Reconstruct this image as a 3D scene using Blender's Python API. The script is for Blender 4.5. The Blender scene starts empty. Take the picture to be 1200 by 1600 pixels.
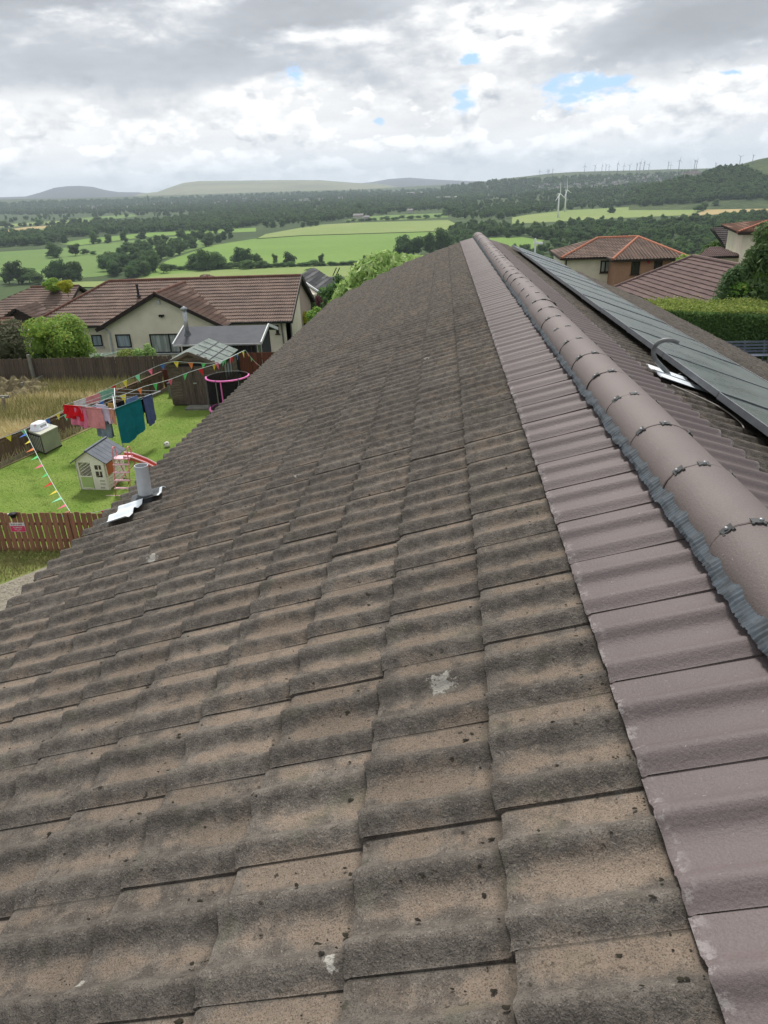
import bpy, math, random
import numpy as np
from mathutils import Vector, Matrix
random.seed(7); R = random.Random(11); NR = np.random.RandomState(5)
sc = bpy.context.scene
COL = sc.collection
H = 8.0                                   # eye height above the lawn
rad = math.radians
# ------------------------------------------------------------------ camera
W = np.array([[0.99583585, -0.00080221, 0.09116089], [0.08297229, 0.42226268, -0.90266817], [-0.03776971, 0.90647316, 0.42057088]])
cam = bpy.data.cameras.new('camera'); cam.sensor_fit = 'VERTICAL'; cam.sensor_height = 36; cam.lens = 1110/1600*36
cam.clip_start = 0.05; cam.clip_end = 60000
co = bpy.data.objects.new('camera', cam); COL.objects.link(co)
M4 = Matrix([list(W[0])+[0], list(W[1])+[0], list(W[2])+[H], [0, 0, 0, 1]]); co.matrix_world = M4
sc.camera = co
# ------------------------------------------------------------------ sun, exposure
SUN_EL, SUN_AZ = 54, -10                  # degrees; azimuth clockwise from +Y
sl = bpy.data.lights.new('sun', 'SUN'); sl.energy = 1.5; sl.angle = rad(11); sl.color = (1, .96, .9)
so = bpy.data.objects.new('sun', sl); COL.objects.link(so)
sd = Vector((math.sin(rad(SUN_AZ))*math.cos(rad(SUN_EL)), math.cos(rad(SUN_AZ))*math.cos(rad(SUN_EL)), math.sin(rad(SUN_EL))))
so.rotation_euler = sd.to_track_quat('Z', 'Y').to_euler(); so.location = (0, -5, 30)
vs = sc.view_settings; vs.view_transform = 'Standard'; vs.look = 'None'; vs.gamma = 1; vs.use_curve_mapping = False
vs.exposure = 1.50
sc.cycles.max_bounces = 6; sc.cycles.transparent_max_bounces = 16; sc.cycles.volume_bounces = 0

class NT:
    def __init__(s, nt): s.t = nt; s.n = nt.nodes; s.l = nt.links
    def new(s, typ, **kw):
        n = s.n.new(typ)
        for k, v in kw.items(): setattr(n, k, v)
        return n
    def set(s, n, i, v):
        if v is None: return
        if isinstance(v, bpy.types.NodeSocket): s.l.new(v, n.inputs[i])
        else:
            if isinstance(v, (tuple, list)) and len(v) == 3 and n.inputs[i].type == 'RGBA': v = (*v, 1)
            n.inputs[i].default_value = v
    def math(s, op, a, b=None, c=None, clamp=False):
        n = s.new('ShaderNodeMath', operation=op, use_clamp=clamp); s.set(n, 0, a)
        if b is not None: s.set(n, 1, b)
        if c is not None: s.set(n, 2, c)
        return n.outputs[0]
    def vmath(s, op, a, b=None):
        n = s.new('ShaderNodeVectorMath', operation=op); s.set(n, 0, a)
        if b is not None: s.set(n, 1, b)
        return n.outputs[0] if op not in ('LENGTH', 'DOT_PRODUCT') else n.outputs['Value']
    def mix(s, f, a, b, blend='MIX'):
        n = s.new('ShaderNodeMix', data_type='RGBA', blend_type=blend); s.set(n, 0, f); s.set(n, 6, a); s.set(n, 7, b); return n.outputs[2]
    def ss(s, x, a, b, lo=0., hi=1.):
        n = s.new('ShaderNodeMapRange', interpolation_type='SMOOTHSTEP'); s.set(n, 0, x)
        for i, v in zip((1, 2, 3, 4), (a, b, lo, hi)): n.inputs[i].default_value = v
        return n.outputs[0]
    def noise(s, v, scale, detail=4, rough=.55, dist=0, out=0):
        n = s.new('ShaderNodeTexNoise'); s.set(n, 'Vector', v); n.inputs['Scale'].default_value = scale
        n.inputs['Detail'].default_value = detail; n.inputs['Roughness'].default_value = rough; n.inputs['Distortion'].default_value = dist
        return n.outputs[out]
    def mapv(s, v, scale=(1, 1, 1), loc=(0, 0, 0), rot=(0, 0, 0)):
        n = s.new('ShaderNodeMapping'); s.set(n, 0, v); n.inputs['Scale'].default_value = scale; n.inputs['Location'].default_value = loc
        n.inputs['Rotation'].default_value = rot
        return n.outputs[0]
# ------------------------------------------------------------------ sky
def D(x, y):
    v = W @ np.array([x-600., -(y-800.), -1110.]); return v/np.linalg.norm(v)
wd = bpy.data.worlds.new('World'); sc.world = wd; wd.use_nodes = True
N = NT(wd.node_tree); N.n.clear()
out = N.new('ShaderNodeOutputWorld'); bg = N.new('ShaderNodeBackground'); N.l.new(bg.outputs[0], out.inputs[0])
sky = N.new('ShaderNodeTexSky', sky_type='NISHITA', sun_disc=False); sky.sun_elevation = rad(SUN_EL); sky.sun_rotation = rad(SUN_AZ)
sky.altitude = 100; sky.dust_density = 1.2
dirv = N.new('ShaderNodeTexCoord').outputs['Generated']
nrm = N.vmath('NORMALIZE', dirv)
sep = N.new('ShaderNodeSeparateXYZ'); N.l.new(nrm, sep.inputs[0])
den = N.math('ADD', N.math('MAXIMUM', sep.outputs[2], 0.0), 0.10)
cmb = N.new('ShaderNodeCombineXYZ')
N.l.new(N.math('DIVIDE', sep.outputs[0], den), cmb.inputs[0]); N.l.new(N.math('DIVIDE', sep.outputs[1], den), cmb.inputs[1])
uv = cmb.outputs[0]; SKYK = 8.0
elev = sep.outputs[2]
def scaled(v, k):
    n = N.new('ShaderNodeVectorMath', operation='SCALE'); N.l.new(v, n.inputs[0])
    if isinstance(k, (int, float)): n.inputs['Scale'].default_value = k
    else: N.l.new(k, n.inputs['Scale'])
    return n.outputs[0]
# a few thin blue gaps, their edges broken by noise
warp = N.vmath('SUBTRACT', N.noise(N.mapv(nrm, (9, 9, 16)), 1.0, 6, .6, 0, 1), (.5, .5, .5))
gap = None; gapn = N.noise(N.mapv(nrm, (26, 26, 60), (0, 3, 1)), 1.0, 7, .62)
for (px, py, wx, wy) in ((452, 114, .016, .012), (724, 152, .013, .016), (905, 140, .050, .016), (735, 92, .015, .006), (597, 184, .007, .004), (1150, 104, .018, .004), (962, 128, .02, .008)):
    d = D(px, py); c = N.vmath('SUBTRACT', N.vmath('ADD', nrm, scaled(warp, .035)), tuple(d)); c = N.vmath('MULTIPLY', c, (1/wx, 1/wx, 1/wy))
    g = N.ss(N.math('ADD', N.vmath('LENGTH', c), N.math('MULTIPLY', N.math('SUBTRACT', gapn, .5), 4.6)), .3, 1.15, 1, 0); gap = g if gap is None else N.math('MAXIMUM', gap, g)
rg = N.ss(N.noise(N.vmath('ADD', uv, (31, 7, 2)), .55, 7, .55, .2), .66, .72)
gap = N.math('MAXIMUM', gap, N.math('MULTIPLY', rg, N.ss(elev, .34, .42)))
# banks of cumulus: each layer has a broken edge, lit heads and greyer feet; a grey deck lies over them
def bank(sc_, off, t0, t1, up, k, mid, amp, det=7, rough=.56):
    nv = N.vmath('ADD', nrm, scaled(warp, .012))
    n0 = N.noise(N.mapv(nv, sc_, off), 1.0, det, rough, .0); n1 = N.noise(N.mapv(nv, sc_, (off[0]+.05, off[1], off[2]+up)), 1.0, det-2, rough, .0)
    cov = N.ss(n0, t0, t1); sh_ = N.math('ADD', mid, N.math('MULTIPLY', N.math('SUBTRACT', n0, n1), k))
    body = N.math('MULTIPLY', N.math('SUBTRACT', n0, t1), -amp)
    return cov, N.math('MINIMUM', N.math('MAXIMUM', N.math('ADD', sh_, body), .36), .97), n0
def over(c, top, a): return N.math('ADD', N.math('MULTIPLY', c, N.math('SUBTRACT', 1, a)), N.math('MULTIPLY', top, a))
c0 = N.math('ADD', .73, N.math('MULTIPLY', N.math('SUBTRACT', N.noise(N.mapv(nrm, (6, 6, 22), (2, 1, 4)), 1, 6, .55), .5), .55))
cv1, br1, n_1 = bank((15, 15, 28), (1.3, .4, .9), .46, .52, .30, 2.3, .80, 1.0)
cv2, br2, n_2 = bank((8, 8, 15), (3.1, 2.2, .3), .46, .515, .26, 2.1, .78, 1.2)
cv3, br3, n_3 = bank((2.9, 2.9, 9.3), (.55, 1.2, 2.65), .42, .53, .20, .75, .43, .75)
bright = over(c0, br1, N.math('MULTIPLY', cv1, N.ss(elev, .24, .16)))
bright = over(bright, br2, N.math('MULTIPLY', cv2, N.math('MULTIPLY', N.ss(elev, .05, .11), N.ss(elev, .55, .38))))
bright = over(bright, br3, N.math('MULTIPLY', cv3, N.math('MULTIPLY', N.ss(elev, .075, .135), N.ss(elev, .85, .55, .35, 1))))
bright = N.math('ADD', bright, N.math('MULTIPLY', N.math('SUBTRACT', N.noise(N.mapv(nrm, (30, 30, 60)), 1, 4, .6), .5), .07))
tint = N.mix(N.ss(bright, .45, .80), (.92, .97, 1.04), (1.0, 1.0, 1.0))
ccol = scaled(tint, N.math('MULTIPLY', bright, SKYK))
blue = N.mix(.72, sky.outputs[0], (SKYK*.24, SKYK*.46, SKYK*.84))
fin = N.mix(N.math('MULTIPLY', gap, .98), ccol, blue)
hz = N.ss(elev, .0, .075, 1, 0)
fin = N.mix(N.math('MULTIPLY', hz, .45), fin, (SKYK*.72, SKYK*.78, SKYK*.86))
below = N.ss(elev, -.05, -.01)
fin = N.mix(below, (SKYK*.12, SKYK*.15, SKYK*.12), fin)
N.l.new(fin, bg.inputs[0]); bg.inputs[1].default_value = .060

# ------------------------------------------------------------------ materials
MAT = {}
def new_mat(name, rough=.85, spec=.25):
    m = bpy.data.materials.new(name); m.use_nodes = True; t = NT(m.node_tree)
    b = t.n['Principled BSDF']; b.inputs['Roughness'].default_value = rough; b.inputs['Specular IOR Level'].default_value = spec
    MAT[name] = m; return m, t, b
def bump(t, b, h, strength=.4, dist=.01):
    n = t.new('ShaderNodeBump'); n.inputs['Strength'].default_value = strength; n.inputs['Distance'].default_value = dist
    t.l.new(h, n.inputs['Height']); t.l.new(n.outputs[0], b.inputs['Normal'])
def simple(name, c1, c2=None, scale=6, rough=.8, spec=.25, bs=0, bd=.01, detail=5, space='Object', stretch=(1, 1, 1), objvar=0, metallic=0):
    m, t, b = new_mat(name, rough, spec)
    tc = t.new('ShaderNodeTexCoord').outputs['Object'] if space == 'Object' else t.new('ShaderNodeNewGeometry').outputs['Position']
    v = t.mapv(tc, stretch)
    if c2 is None: c2 = tuple(x*.72 for x in c1)
    f = t.ss(t.noise(v, scale, detail, .6), .32, .68)
    col = t.mix(f, c1, c2)
    if objvar:
        r = t.new('ShaderNodeObjectInfo').outputs['Random']
        hs = t.new('ShaderNodeHueSaturation'); t.l.new(col, hs.inputs['Color'])
        t.l.new(t.math('ADD', 1-objvar, t.math('MULTIPLY', r, 2*objvar)), hs.inputs['Value']); col = hs.outputs[0]
    t.l.new(col, b.inputs['Base Color']); b.inputs['Metallic'].default_value = metallic
    if bs: bump(t, b, t.noise(v, scale*4, 6, .65), bs, bd)
    return m
RW = np.array([[0.99979667, -0.00650682, 0.01908588], [0.00614313, 0.99979961, 0.01905265], [-0.01920603, -0.01893153, 0.99963630]])
TH = 0.3304; CT, ST = math.cos(TH), math.sin(TH); CX, CZ = -0.8678, 0.9253
SPOTS = [(691, 1066, .034), (541, 1122, .008), (517, 1507, .014), (668, 561, .03), (122, 1533, .014), (238, 872, .03), (465, 742, .035), (1, 1, .01)][:7]
def spot_world(px, py):   # droppings on the left slope, given by where they lie
    d = RW.T @ D(px, py); n = np.array([-ST, 0, CT]); c = np.array([CX, 0, CZ]); t = (.02-n@c)/(n@d); return np.array([0, 0, H])+RW@(d*t)
# weathered roof tile: grey lichen on the rolls, bare buff concrete in the pans
def tile_mat():
    m, t, b = new_mat('weathered_tile', .93, .15)
    tc = t.new('ShaderNodeTexCoord'); uvn = tc.outputs['UV']; pos = t.new('ShaderNodeNewGeometry').outputs['Position']
    s = t.new('ShaderNodeSeparateXYZ'); t.l.new(uvn, s.inputs[0])
    # profile: rolls centred at u=.125 and .625
    ph = t.math('FRACT', t.math('MULTIPLY', t.math('ADD', s.outputs[0], -.147), 2))
    d = t.math('MULTIPLY', t.math('ABSOLUTE', t.math('SUBTRACT', ph, .5)), 2)   # 0 mid pan .. 1 on the roll
    n1 = t.noise(pos, 5.5, 5, .6, .3); n2 = t.noise(pos, 1.1, 3, .5); n3 = t.noise(pos, 22, 5, .7); n4 = t.noise(pos, 190, 3, .7); n5 = t.noise(pos, 60, 4, .65)
    f = t.math('ADD', t.math('MULTIPLY', d, -.42), t.math('MULTIPLY', n1, 1.25)); f = t.math('ADD', f, t.math('MULTIPLY', n2, .5))
    f = t.math('ADD', f, t.math('MULTIPLY', n3, .34)); f = t.math('ADD', f, t.math('MULTIPLY', t.math('SUBTRACT', n5, .5), .25))
    # lower ends and tops of the tile hold more lichen
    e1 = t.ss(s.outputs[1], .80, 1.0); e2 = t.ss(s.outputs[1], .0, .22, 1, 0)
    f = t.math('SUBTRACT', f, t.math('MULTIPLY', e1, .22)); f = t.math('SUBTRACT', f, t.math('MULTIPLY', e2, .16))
    tan = t.ss(f, .76, 1.04)
    grey = t.mix(t.ss(n3, .35, .65), (.086, .075, .065), (.145, .129, .112))
    buff = t.mix(t.ss(n1, .35, .7), (.242, .188, .144), (.165, .131, .103))
    grit = t.ss(n4, .585, .66)
    col = t.mix(t.math('MULTIPLY', tan, .88), grey, buff)
    ng = t.noise(pos, 330, 2, .6); col = t.mix(t.math('MULTIPLY', t.ss(ng, .50, .36), .55), col, (.022, .019, .016)); col = t.mix(t.math('MULTIPLY', grit, .42), col, (.30, .27, .235))
    lap_dirt_shade = t.math('MULTIPLY', t.ss(s.outputs[1], .19, .27, 1, 0), t.ss(n3, .25, .6)); col = t.mix(t.math('MULTIPLY', lap_dirt_shade, .75), col, (.045, .04, .033))  # dirt and contact shade below each lap, both painted into the colour
    seam = t.ss(s.outputs[0], .972, .995); col = t.mix(t.math('MULTIPLY', seam, .6), col, (.04, .036, .03))
    moss = t.math('MULTIPLY', t.ss(t.noise(pos, 38, 4, .62), .62, .70), t.ss(n1, .36, .60))
    col = t.mix(t.math('MULTIPLY', moss, .9), col, (.020, .017, .012))
    dk = t.ss(t.noise(t.mapv(pos, (1, 1, 1), (9, 4, 2)), 3.0, 6, .7), .50, .72)
    col = t.mix(t.math('MULTIPLY', dk, .22), col, (.042, .038, .033))
    wht = t.ss(t.noise(t.mapv(pos, (1, 1, 1), (3, 8, 2)), 9, 6, .8), .735, .76)
    col = t.mix(t.math('MULTIPLY', wht, .6), col, (.34, .33, .30))
    grn = t.ss(t.noise(t.mapv(pos, (1, 1, 1), (5, 5, 5)), 8, 4, .6), .58, .7)
    col = t.mix(t.math('MULTIPLY', grn, .25), col, (.085, .090, .058))
    for (sx_, sy_, rr_) in SPOTS:
        w_ = spot_world(sx_, sy_); dl = t.vmath('LENGTH', t.vmath('SUBTRACT', pos, tuple(w_))); dl = t.math('ADD', dl, t.math('MULTIPLY', t.math('SUBTRACT', n5, .5), rr_*3.2)); col = t.mix(t.ss(dl, rr_*.6, rr_, .85, 0), col, (.36, .345, .31))
    r = t.new('ShaderNodeObjectInfo').outputs['Random']
    hs = t.new('ShaderNodeHueSaturation'); t.l.new(col, hs.inputs['Color']); t.l.new(t.math('ADD', .86, t.math('MULTIPLY', r, .26)), hs.inputs['Value'])
    t.l.new(hs.outputs[0], b.inputs['Base Color'])
    hh = t.math('ADD', t.math('MULTIPLY', n4, .35), t.math('ADD', t.math('MULTIPLY', n5, .6), t.math('MULTIPLY', n3, .8)))
    bump(t, b, hh, .95, .008)
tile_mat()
def newtile_mat(name, c):
    m, t, b = new_mat(name, .62, .35)
    pos = t.new('ShaderNodeNewGeometry').outputs['Position']
    n1 = t.noise(pos, 2.2, 5, .6); n2 = t.noise(pos, 260, 3, .7)
    col = t.mix(t.ss(n1, .3, .7), c, tuple(x*1.16 for x in c)); col = t.mix(t.math('MULTIPLY', t.ss(n2, .52, .66), .30), col, tuple(x*1.7 for x in c)); col = t.mix(t.math('MULTIPLY', t.ss(n2, .46, .34), .35), col, tuple(x*.55 for x in c))
    col = t.mix(t.math('MULTIPLY', t.ss(t.noise(pos, 14, 6, .8), .66, .72), .35), col, (.30, .27, .26))
    sv = t.new('ShaderNodeSeparateXYZ'); t.l.new(t.new('ShaderNodeTexCoord').outputs['UV'], sv.inputs[0])
    ed = t.math('MULTIPLY', t.ss(sv.outputs[1], .90, .99), t.ss(t.noise(pos, 45, 5, .75), .50, .60)); col = t.mix(t.math('MULTIPLY', ed, .45), col, (.34, .32, .31))
    col = t.mix(t.math('MULTIPLY', t.ss(t.noise(pos, 90, 3, .6), .70, .74), .5), col, (.36, .34, .32))
    col = t.mix(t.math('MULTIPLY', t.ss(t.noise(t.mapv(pos, (1, 1, 1), (7, 1, 2)), 7, 6, .75), .66, .76), .4), col, (.07, .058, .055))
    r = t.new('ShaderNodeObjectInfo').outputs['Random']
    hs = t.new('ShaderNodeHueSaturation'); t.l.new(col, hs.inputs['Color']); t.l.new(t.math('ADD', .93, t.math('MULTIPLY', r, .14)), hs.inputs['Value'])
    t.l.new(hs.outputs[0], b.inputs['Base Color']); bump(t, b, t.noise(pos, 120, 4, .7), .45, .005)
newtile_mat('purple_tile', (.106, .085, .084)); newtile_mat('ridge_cap', (.122, .099, .094))
simple('vent_mesh', (.060, .078, .095), (.03, .036, .042), 30, .6, .4)
simple('clip_metal', (.035, .04, .04), (.03, .03, .03), 60, .5, .5)
simple('screw_steel', (.34, .35, .36), (.25, .25, .26), 10, .4, .5, metallic=.6)
simple('seal_black', (.045, .035, .035), (.10, .075, .07), 40, .7)
simple('felt_dark', (.03, .028, .026), None, 8, .95)
simple('pvc_grey', (.44, .46, .48), (.37, .39, .41), 7, .5, .4)
simple('lead_dark', (.05, .055, .06), (.10, .11, .12), 12, .5, .4)
simple('alu_flashing', (.74, .79, .83), (.60, .65, .70), 9, .5, .4)
simple('frame_dark', (.075, .085, .095), (.055, .06, .07), 9, .4, .5)
simple('frame_edge', (.55, .58, .60), (.4, .42, .44), 9, .35, .5, metallic=.5)
simple('conduit_grey', (.17, .18, .18), (.11, .115, .12), 20, .5, .4)
simple('cable', (.23, .21, .19), None, 30, .6)
def pv_mat():
    m, t, b = new_mat('pv_glass', .16, .5)
    uvn = t.new('ShaderNodeTexCoord').outputs['UV']
    s = t.new('ShaderNodeSeparateXYZ'); t.l.new(uvn, s.inputs[0])
    def line(o, n, w):
        f = t.math('FRACT', t.math('MULTIPLY', o, n)); return t.math('LESS_THAN', t.math('MINIMUM', f, t.math('SUBTRACT', 1, f)), w)
    l = t.math('MULTIPLY', t.math('MAXIMUM', line(s.outputs[0], 6, .012), line(s.outputs[1], 10, .01)), .09)
    n = t.noise(t.new('ShaderNodeNewGeometry').outputs['Position'], 1.5, 6, .65)
    col = t.mix(l, (.024, .038, .035), (.13, .15, .14))
    col = t.mix(t.ss(n, .35, .75), col, (.070, .090, .078))
    t.l.new(col, b.inputs['Base Color']); t.l.new(t.ss(n, .3, .7, .22, .42), b.inputs['Roughness'])
pv_mat()
simple('render_cream', (.78, .72, .585), (.69, .63, .505), 1.2, .9, .2, .25, .01)
simple('pinkish_wall', (.40, .32, .27), (.36, .285, .24), 1.2, .9)
simple('own_wall', (.45, .40, .33), None, 2, .9)
def neigh_roof(name, c1, c2, sc_=.9):
    m, t, b = new_mat(name, .9, .2); pos = t.new('ShaderNodeNewGeometry').outputs['Position']
    col = t.mix(t.ss(t.noise(pos, sc_, 5, .65), .35, .65), c1, c2)
    col = t.mix(t.math('MULTIPLY', t.ss(t.noise(pos, 6, 3, .6), .45, .7), .4), col, tuple(x*.55 for x in c1))
    col = t.mix(t.math('MULTIPLY', t.ss(t.noise(pos, 4.5, 2, .5), .73, .76), .6), col, (.45, .45, .38))
    t.l.new(col, b.inputs['Base Color']); bump(t, b, t.noise(pos, 20, 4, .6), .3, .02)
neigh_roof('roof_redbrown', (.225, .155, .125), (.170, .122, .102))
neigh_roof('roof_brown2', (.235, .172, .142), (.172, .130, .112))
neigh_roof('roof_orange', (.215, .125, .092), (.155, .098, .076))
neigh_roof('roof_purplebrown', (.160, .112, .104), (.130, .092, .086))
neigh_roof('roof_greytile', (.17, .17, .175), (.12, .12, .12))
neigh_roof('roof_dark', (.085, .075, .075), (.06, .055, .055))
simple('hip_terracotta', (.42, .165, .10), (.36, .15, .09), 3, .8)
simple('ridge_brown', (.15, .075, .055), None, 3, .85)
simple('felt_charcoal', (.060, .064, .074), (.075, .08, .09), 2, .8, .3, .2)
simple('felt_green', (.135, .165, .150), (.22, .25, .235), 3.5, .9, .2, .2)
simple('charcoal_paint', (.022, .022, .026), (.03, .03, .034), 5, .75)
simple('white_trim', (.62, .64, .65), (.5, .52, .53), 4, .6)
simple('pale_green_trim', (.25, .38, .32), None, 4, .6)
simple('black_trim', (.02, .02, .02), None, 4, .6)
simple('frame_brown', (.035, .025, .022), None, 4, .6)
simple('flue_steel', (.45, .47, .49), (.30, .32, .34), 6, .4, .5, metallic=.6)
def glass(name, c, r=.08):
    m, t, b = new_mat(name, r, .6); pos = t.new('ShaderNodeNewGeometry').outputs['Position']
    t.l.new(t.mix(t.ss(t.noise(t.mapv(pos, (9, 9, .6)), 1, 3, .6), .4, .6), c, tuple(x*.6 for x in c)), b.inputs['Base Color'])
glass('glass_dark', (.04, .045, .05)); glass('glass_blind', (.40, .44, .42), .2); glass('glass_sky', (.30, .36, .42), .15)
simple('wood_dark', (.135, .108, .088), (.075, .060, .050), 3, .9, .15, .4, .01, stretch=(9, 9, .8), objvar=.18)
simple('wood_fence', (.19, .125, .09), (.12, .085, .065), 3, .9, .15, .4, .01, stretch=(9, 9, .8), objvar=.22)
simple('wood_red', (.30, .135, .08), (.19, .11, .07), 2.2, .85, .2, .3, .01, stretch=(9, 9, .9), objvar=.2)
simple('wood_redfence', (.175, .060, .040), (.11, .045, .034), 3, .9, .15, .3, .01, stretch=(9, 9, .8), objvar=.2)
simple('wood_pale', (.30, .255, .19), (.20, .17, .13), 3, .9, .15, .3, .01, stretch=(8, 8, 1), objvar=.15)
simple('wood_grey', (.22, .22, .19), (.15, .15, .13), 3, .9)
simple('shed_board', (.085, .068, .056), (.16, .13, .105), 2.5, .9, .15, .4, .01, stretch=(1.5, 1.5, 12), objvar=.18)
simple('play_cream', (.84, .82, .72), (.78, .76, .66), 4, .5, .4)
simple('play_green', (.42, .55, .23), (.37, .50, .20), 4, .5, .4)
simple('play_red', (.52, .13, .065), (.46, .11, .06), 4, .5, .4)
simple('play_roof', (.085, .10, .125), (.12, .135, .16), 4, .6, .3)
simple('play_inside', (.10, .085, .07), None, 4, .8)
simple('slide_pink', (.66, .22, .24), (.60, .20, .22), 5, .4, .4)
simple('slide_palepink', (.80, .50, .56), (.74, .46, .52), 5, .4, .4)
simple('slide_coral', (.56, .11, .075), (.50, .10, .07), 5, .4, .4)
simple('tramp_pink', (.80, .16, .50), (.70, .14, .44), 5, .5, .4)
simple('tramp_pole', (.15, .15, .16), None, 5, .5)
def net_mat():
    m, t, b = new_mat('net_black', .9, .1); b.inputs['Base Color'].default_value = (.012, .012, .015, 1)
    b.inputs['Alpha'].default_value = .74
net_mat()
simple('box_side', (.33, .34, .26), (.28, .29, .22), 3, .7)
simple('box_top', (.46, .46, .38), (.40, .41, .34), 3, .7)
simple('box_dark', (.03, .03, .035), None, 3, .8)
simple('basket_white', (.78, .80, .86), (.72, .74, .80), 4, .45, .4)
simple('ball_white', (.75, .74, .70), None, 14, .5); simple('ball_panel', (.28, .22, .20), None, 14, .5)
simple('airer_metal', (.50, .54, .56), (.40, .44, .46), 6, .4, .5, metallic=.3)
simple('airer_green', (.45, .62, .52), None, 6, .5)
simple('line_cord', (.42, .44, .46), None, 6, .7)
simple('sign_pink', (.62, .045, .14), (.5, .04, .10), 6, .5); simple('sign_white', (.75, .73, .72), None, 6, .5); simple('sign_ink', (.18, .15, .16), None, 6, .5)
simple('string_white', (.66, .68, .68), (.45, .6, .55), 20, .7)
for n_, c_ in dict(red=(.62, .03, .03), pink=(.80, .16, .25), yellow=(.82, .68, .08), green=(.12, .60, .18), mint=(.25, .68, .42), blue=(.06, .17, .55), orange=(.80, .25, .08), teal=(.05, .38, .48)).items():
    simple('flag_'+n_, c_, tuple(x*.85 for x in c_), 12, .7)
def cloth(name, c, c2=None, scale=5): simple('cloth_'+name, c, c2 or tuple(x*.8 for x in c), scale, .9, .1, .3, .01)
cloth('red', (.60, .012, .02)); cloth('pink', (.68, .27, .30)); cloth('hotpink', (.72, .20, .34)); cloth('lavender', (.62, .50, .68)); cloth('denim', (.27, .33, .42), (.16, .20, .28), 3)
cloth('peach', (.62, .28, .21), (.48, .20, .15), 12); cloth('teal', (.010, .15, .20)); cloth('navy', (.08, .10, .24)); cloth('black', (.012, .012, .016)); cloth('white', (.66, .67, .70)); cloth('green', (.22, .42, .35)); cloth('blue', (.20, .28, .48)); cloth('ochre', (.45, .27, .08))
simple('bench_blue', (.105, .125, .165), (.085, .10, .135), 5, .6, .3)
simple('turbine_white', (.85, .86, .87), None, 2, .5); simple('turbine_far', (.34, .37, .41), None, 2, .6)
simple('lamp_metal', (.78, .80, .82), (.7, .72, .74), 5, .5)
simple('bark', (.075, .055, .042), (.05, .04, .03), 8, .95)
def brick_mat():
    m, t, b = new_mat('brick_wall', .9, .15); tc = t.new('ShaderNodeTexCoord').outputs['UV']
    n = t.new('ShaderNodeTexBrick'); t.l.new(tc, n.inputs[0]); n.inputs['Scale'].default_value = 1
    n.inputs['Color1'].default_value = (.40, .205, .13, 1); n.inputs['Color2'].default_value = (.33, .165, .11, 1); n.inputs['Mortar'].default_value = (.33, .27, .2, 1)
    n.inputs['Brick Width'].default_value = .225; n.inputs['Row Height'].default_value = .075; n.inputs['Mortar Size'].default_value = .008
    t.l.new(n.outputs[0], b.inputs['Base Color'])
brick_mat()
def leaf_mat(name, c1, c2, c3=None, objvar=.22, tr=.38):
    m, t, b = new_mat(name, .75, .18)
    pos = t.new('ShaderNodeNewGeometry'); tc = t.new('ShaderNodeTexCoord').outputs['Object']
    rp = t.new('ShaderNodeObjectInfo').outputs['Random']
    isl = pos.outputs['Random Per Island']
    col = t.mix(isl, c1, c2)
    if c3: col = t.mix(t.ss(isl, .86, .95), col, c3)
    col = t.mix(t.ss(t.noise(pos.outputs['Position'], .35, 3, .6), .35, .65, 0, .5), col, tuple(x*.6 for x in c1))
    hs = t.new('ShaderNodeHueSaturation'); t.l.new(col, hs.inputs['Color'])
    t.l.new(t.math('ADD', 1-objvar, t.math('MULTIPLY', rp, 2*objvar)), hs.inputs['Value'])
    t.l.new(t.math('ADD', .485, t.math('MULTIPLY', t.math('FRACT', t.math('MULTIPLY', rp, 7.3)), .03)), hs.inputs['Hue'])
    t.l.new(hs.outputs[0], b.inputs['Base Color'])
    if tr:
        tl = t.new('ShaderNodeBsdfTranslucent'); t.l.new(hs.outputs[0], tl.inputs[0]); mx = t.new('ShaderNodeMixShader'); mx.inputs[0].default_value = tr
        t.l.new(b.outputs[0], mx.inputs[1]); t.l.new(tl.outputs[0], mx.inputs[2]); o = [n for n in t.n if n.type == 'OUTPUT_MATERIAL'][0]; t.l.new(mx.outputs[0], o.inputs[0])
    return m
leaf_mat('leaf_dark', (0.052, 0.107, 0.032), (0.096, 0.171, 0.049))
leaf_mat('leaf_mid', (0.070, 0.146, 0.038), (0.128, 0.223, 0.057))
leaf_mat('leaf_light', (0.161, 0.310, 0.057), (0.287, 0.460, 0.092), (0.437, 0.483, 0.092), .05)
leaf_mat('leaf_pale', (0.246, 0.420, 0.109), (0.493, 0.638, 0.246), (0.652, 0.797, 0.406), .05)
leaf_mat('leaf_olive', (0.091, 0.109, 0.059), (0.154, 0.165, 0.092), (0.210, 0.182, 0.126), .1)
leaf_mat('leaf_yellow', (0.33, 0.40, 0.040), (0.48, 0.47, 0.050), None, .05)
leaf_mat('leaf_hedge', (0.068, 0.124, 0.038), (0.121, 0.203, 0.061), (0.176, 0.257, 0.081), .05)
leaf_mat('leaf_hedgetop', (0.200, 0.260, 0.055), (0.300, 0.360, 0.090), (0.440, 0.420, 0.120), .05)
leaf_mat('leaf_conifer', (0.081, 0.149, 0.054), (0.149, 0.230, 0.088), (0.270, 0.351, 0.176), .06)
leaf_mat('leaf_plum', (0.120, 0.035, 0.045), (0.160, 0.060, 0.060), None, .05)
simple('sun_none', (0, 0, 0))
bpy.data.materials.remove(MAT.pop('sun_none'))
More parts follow.
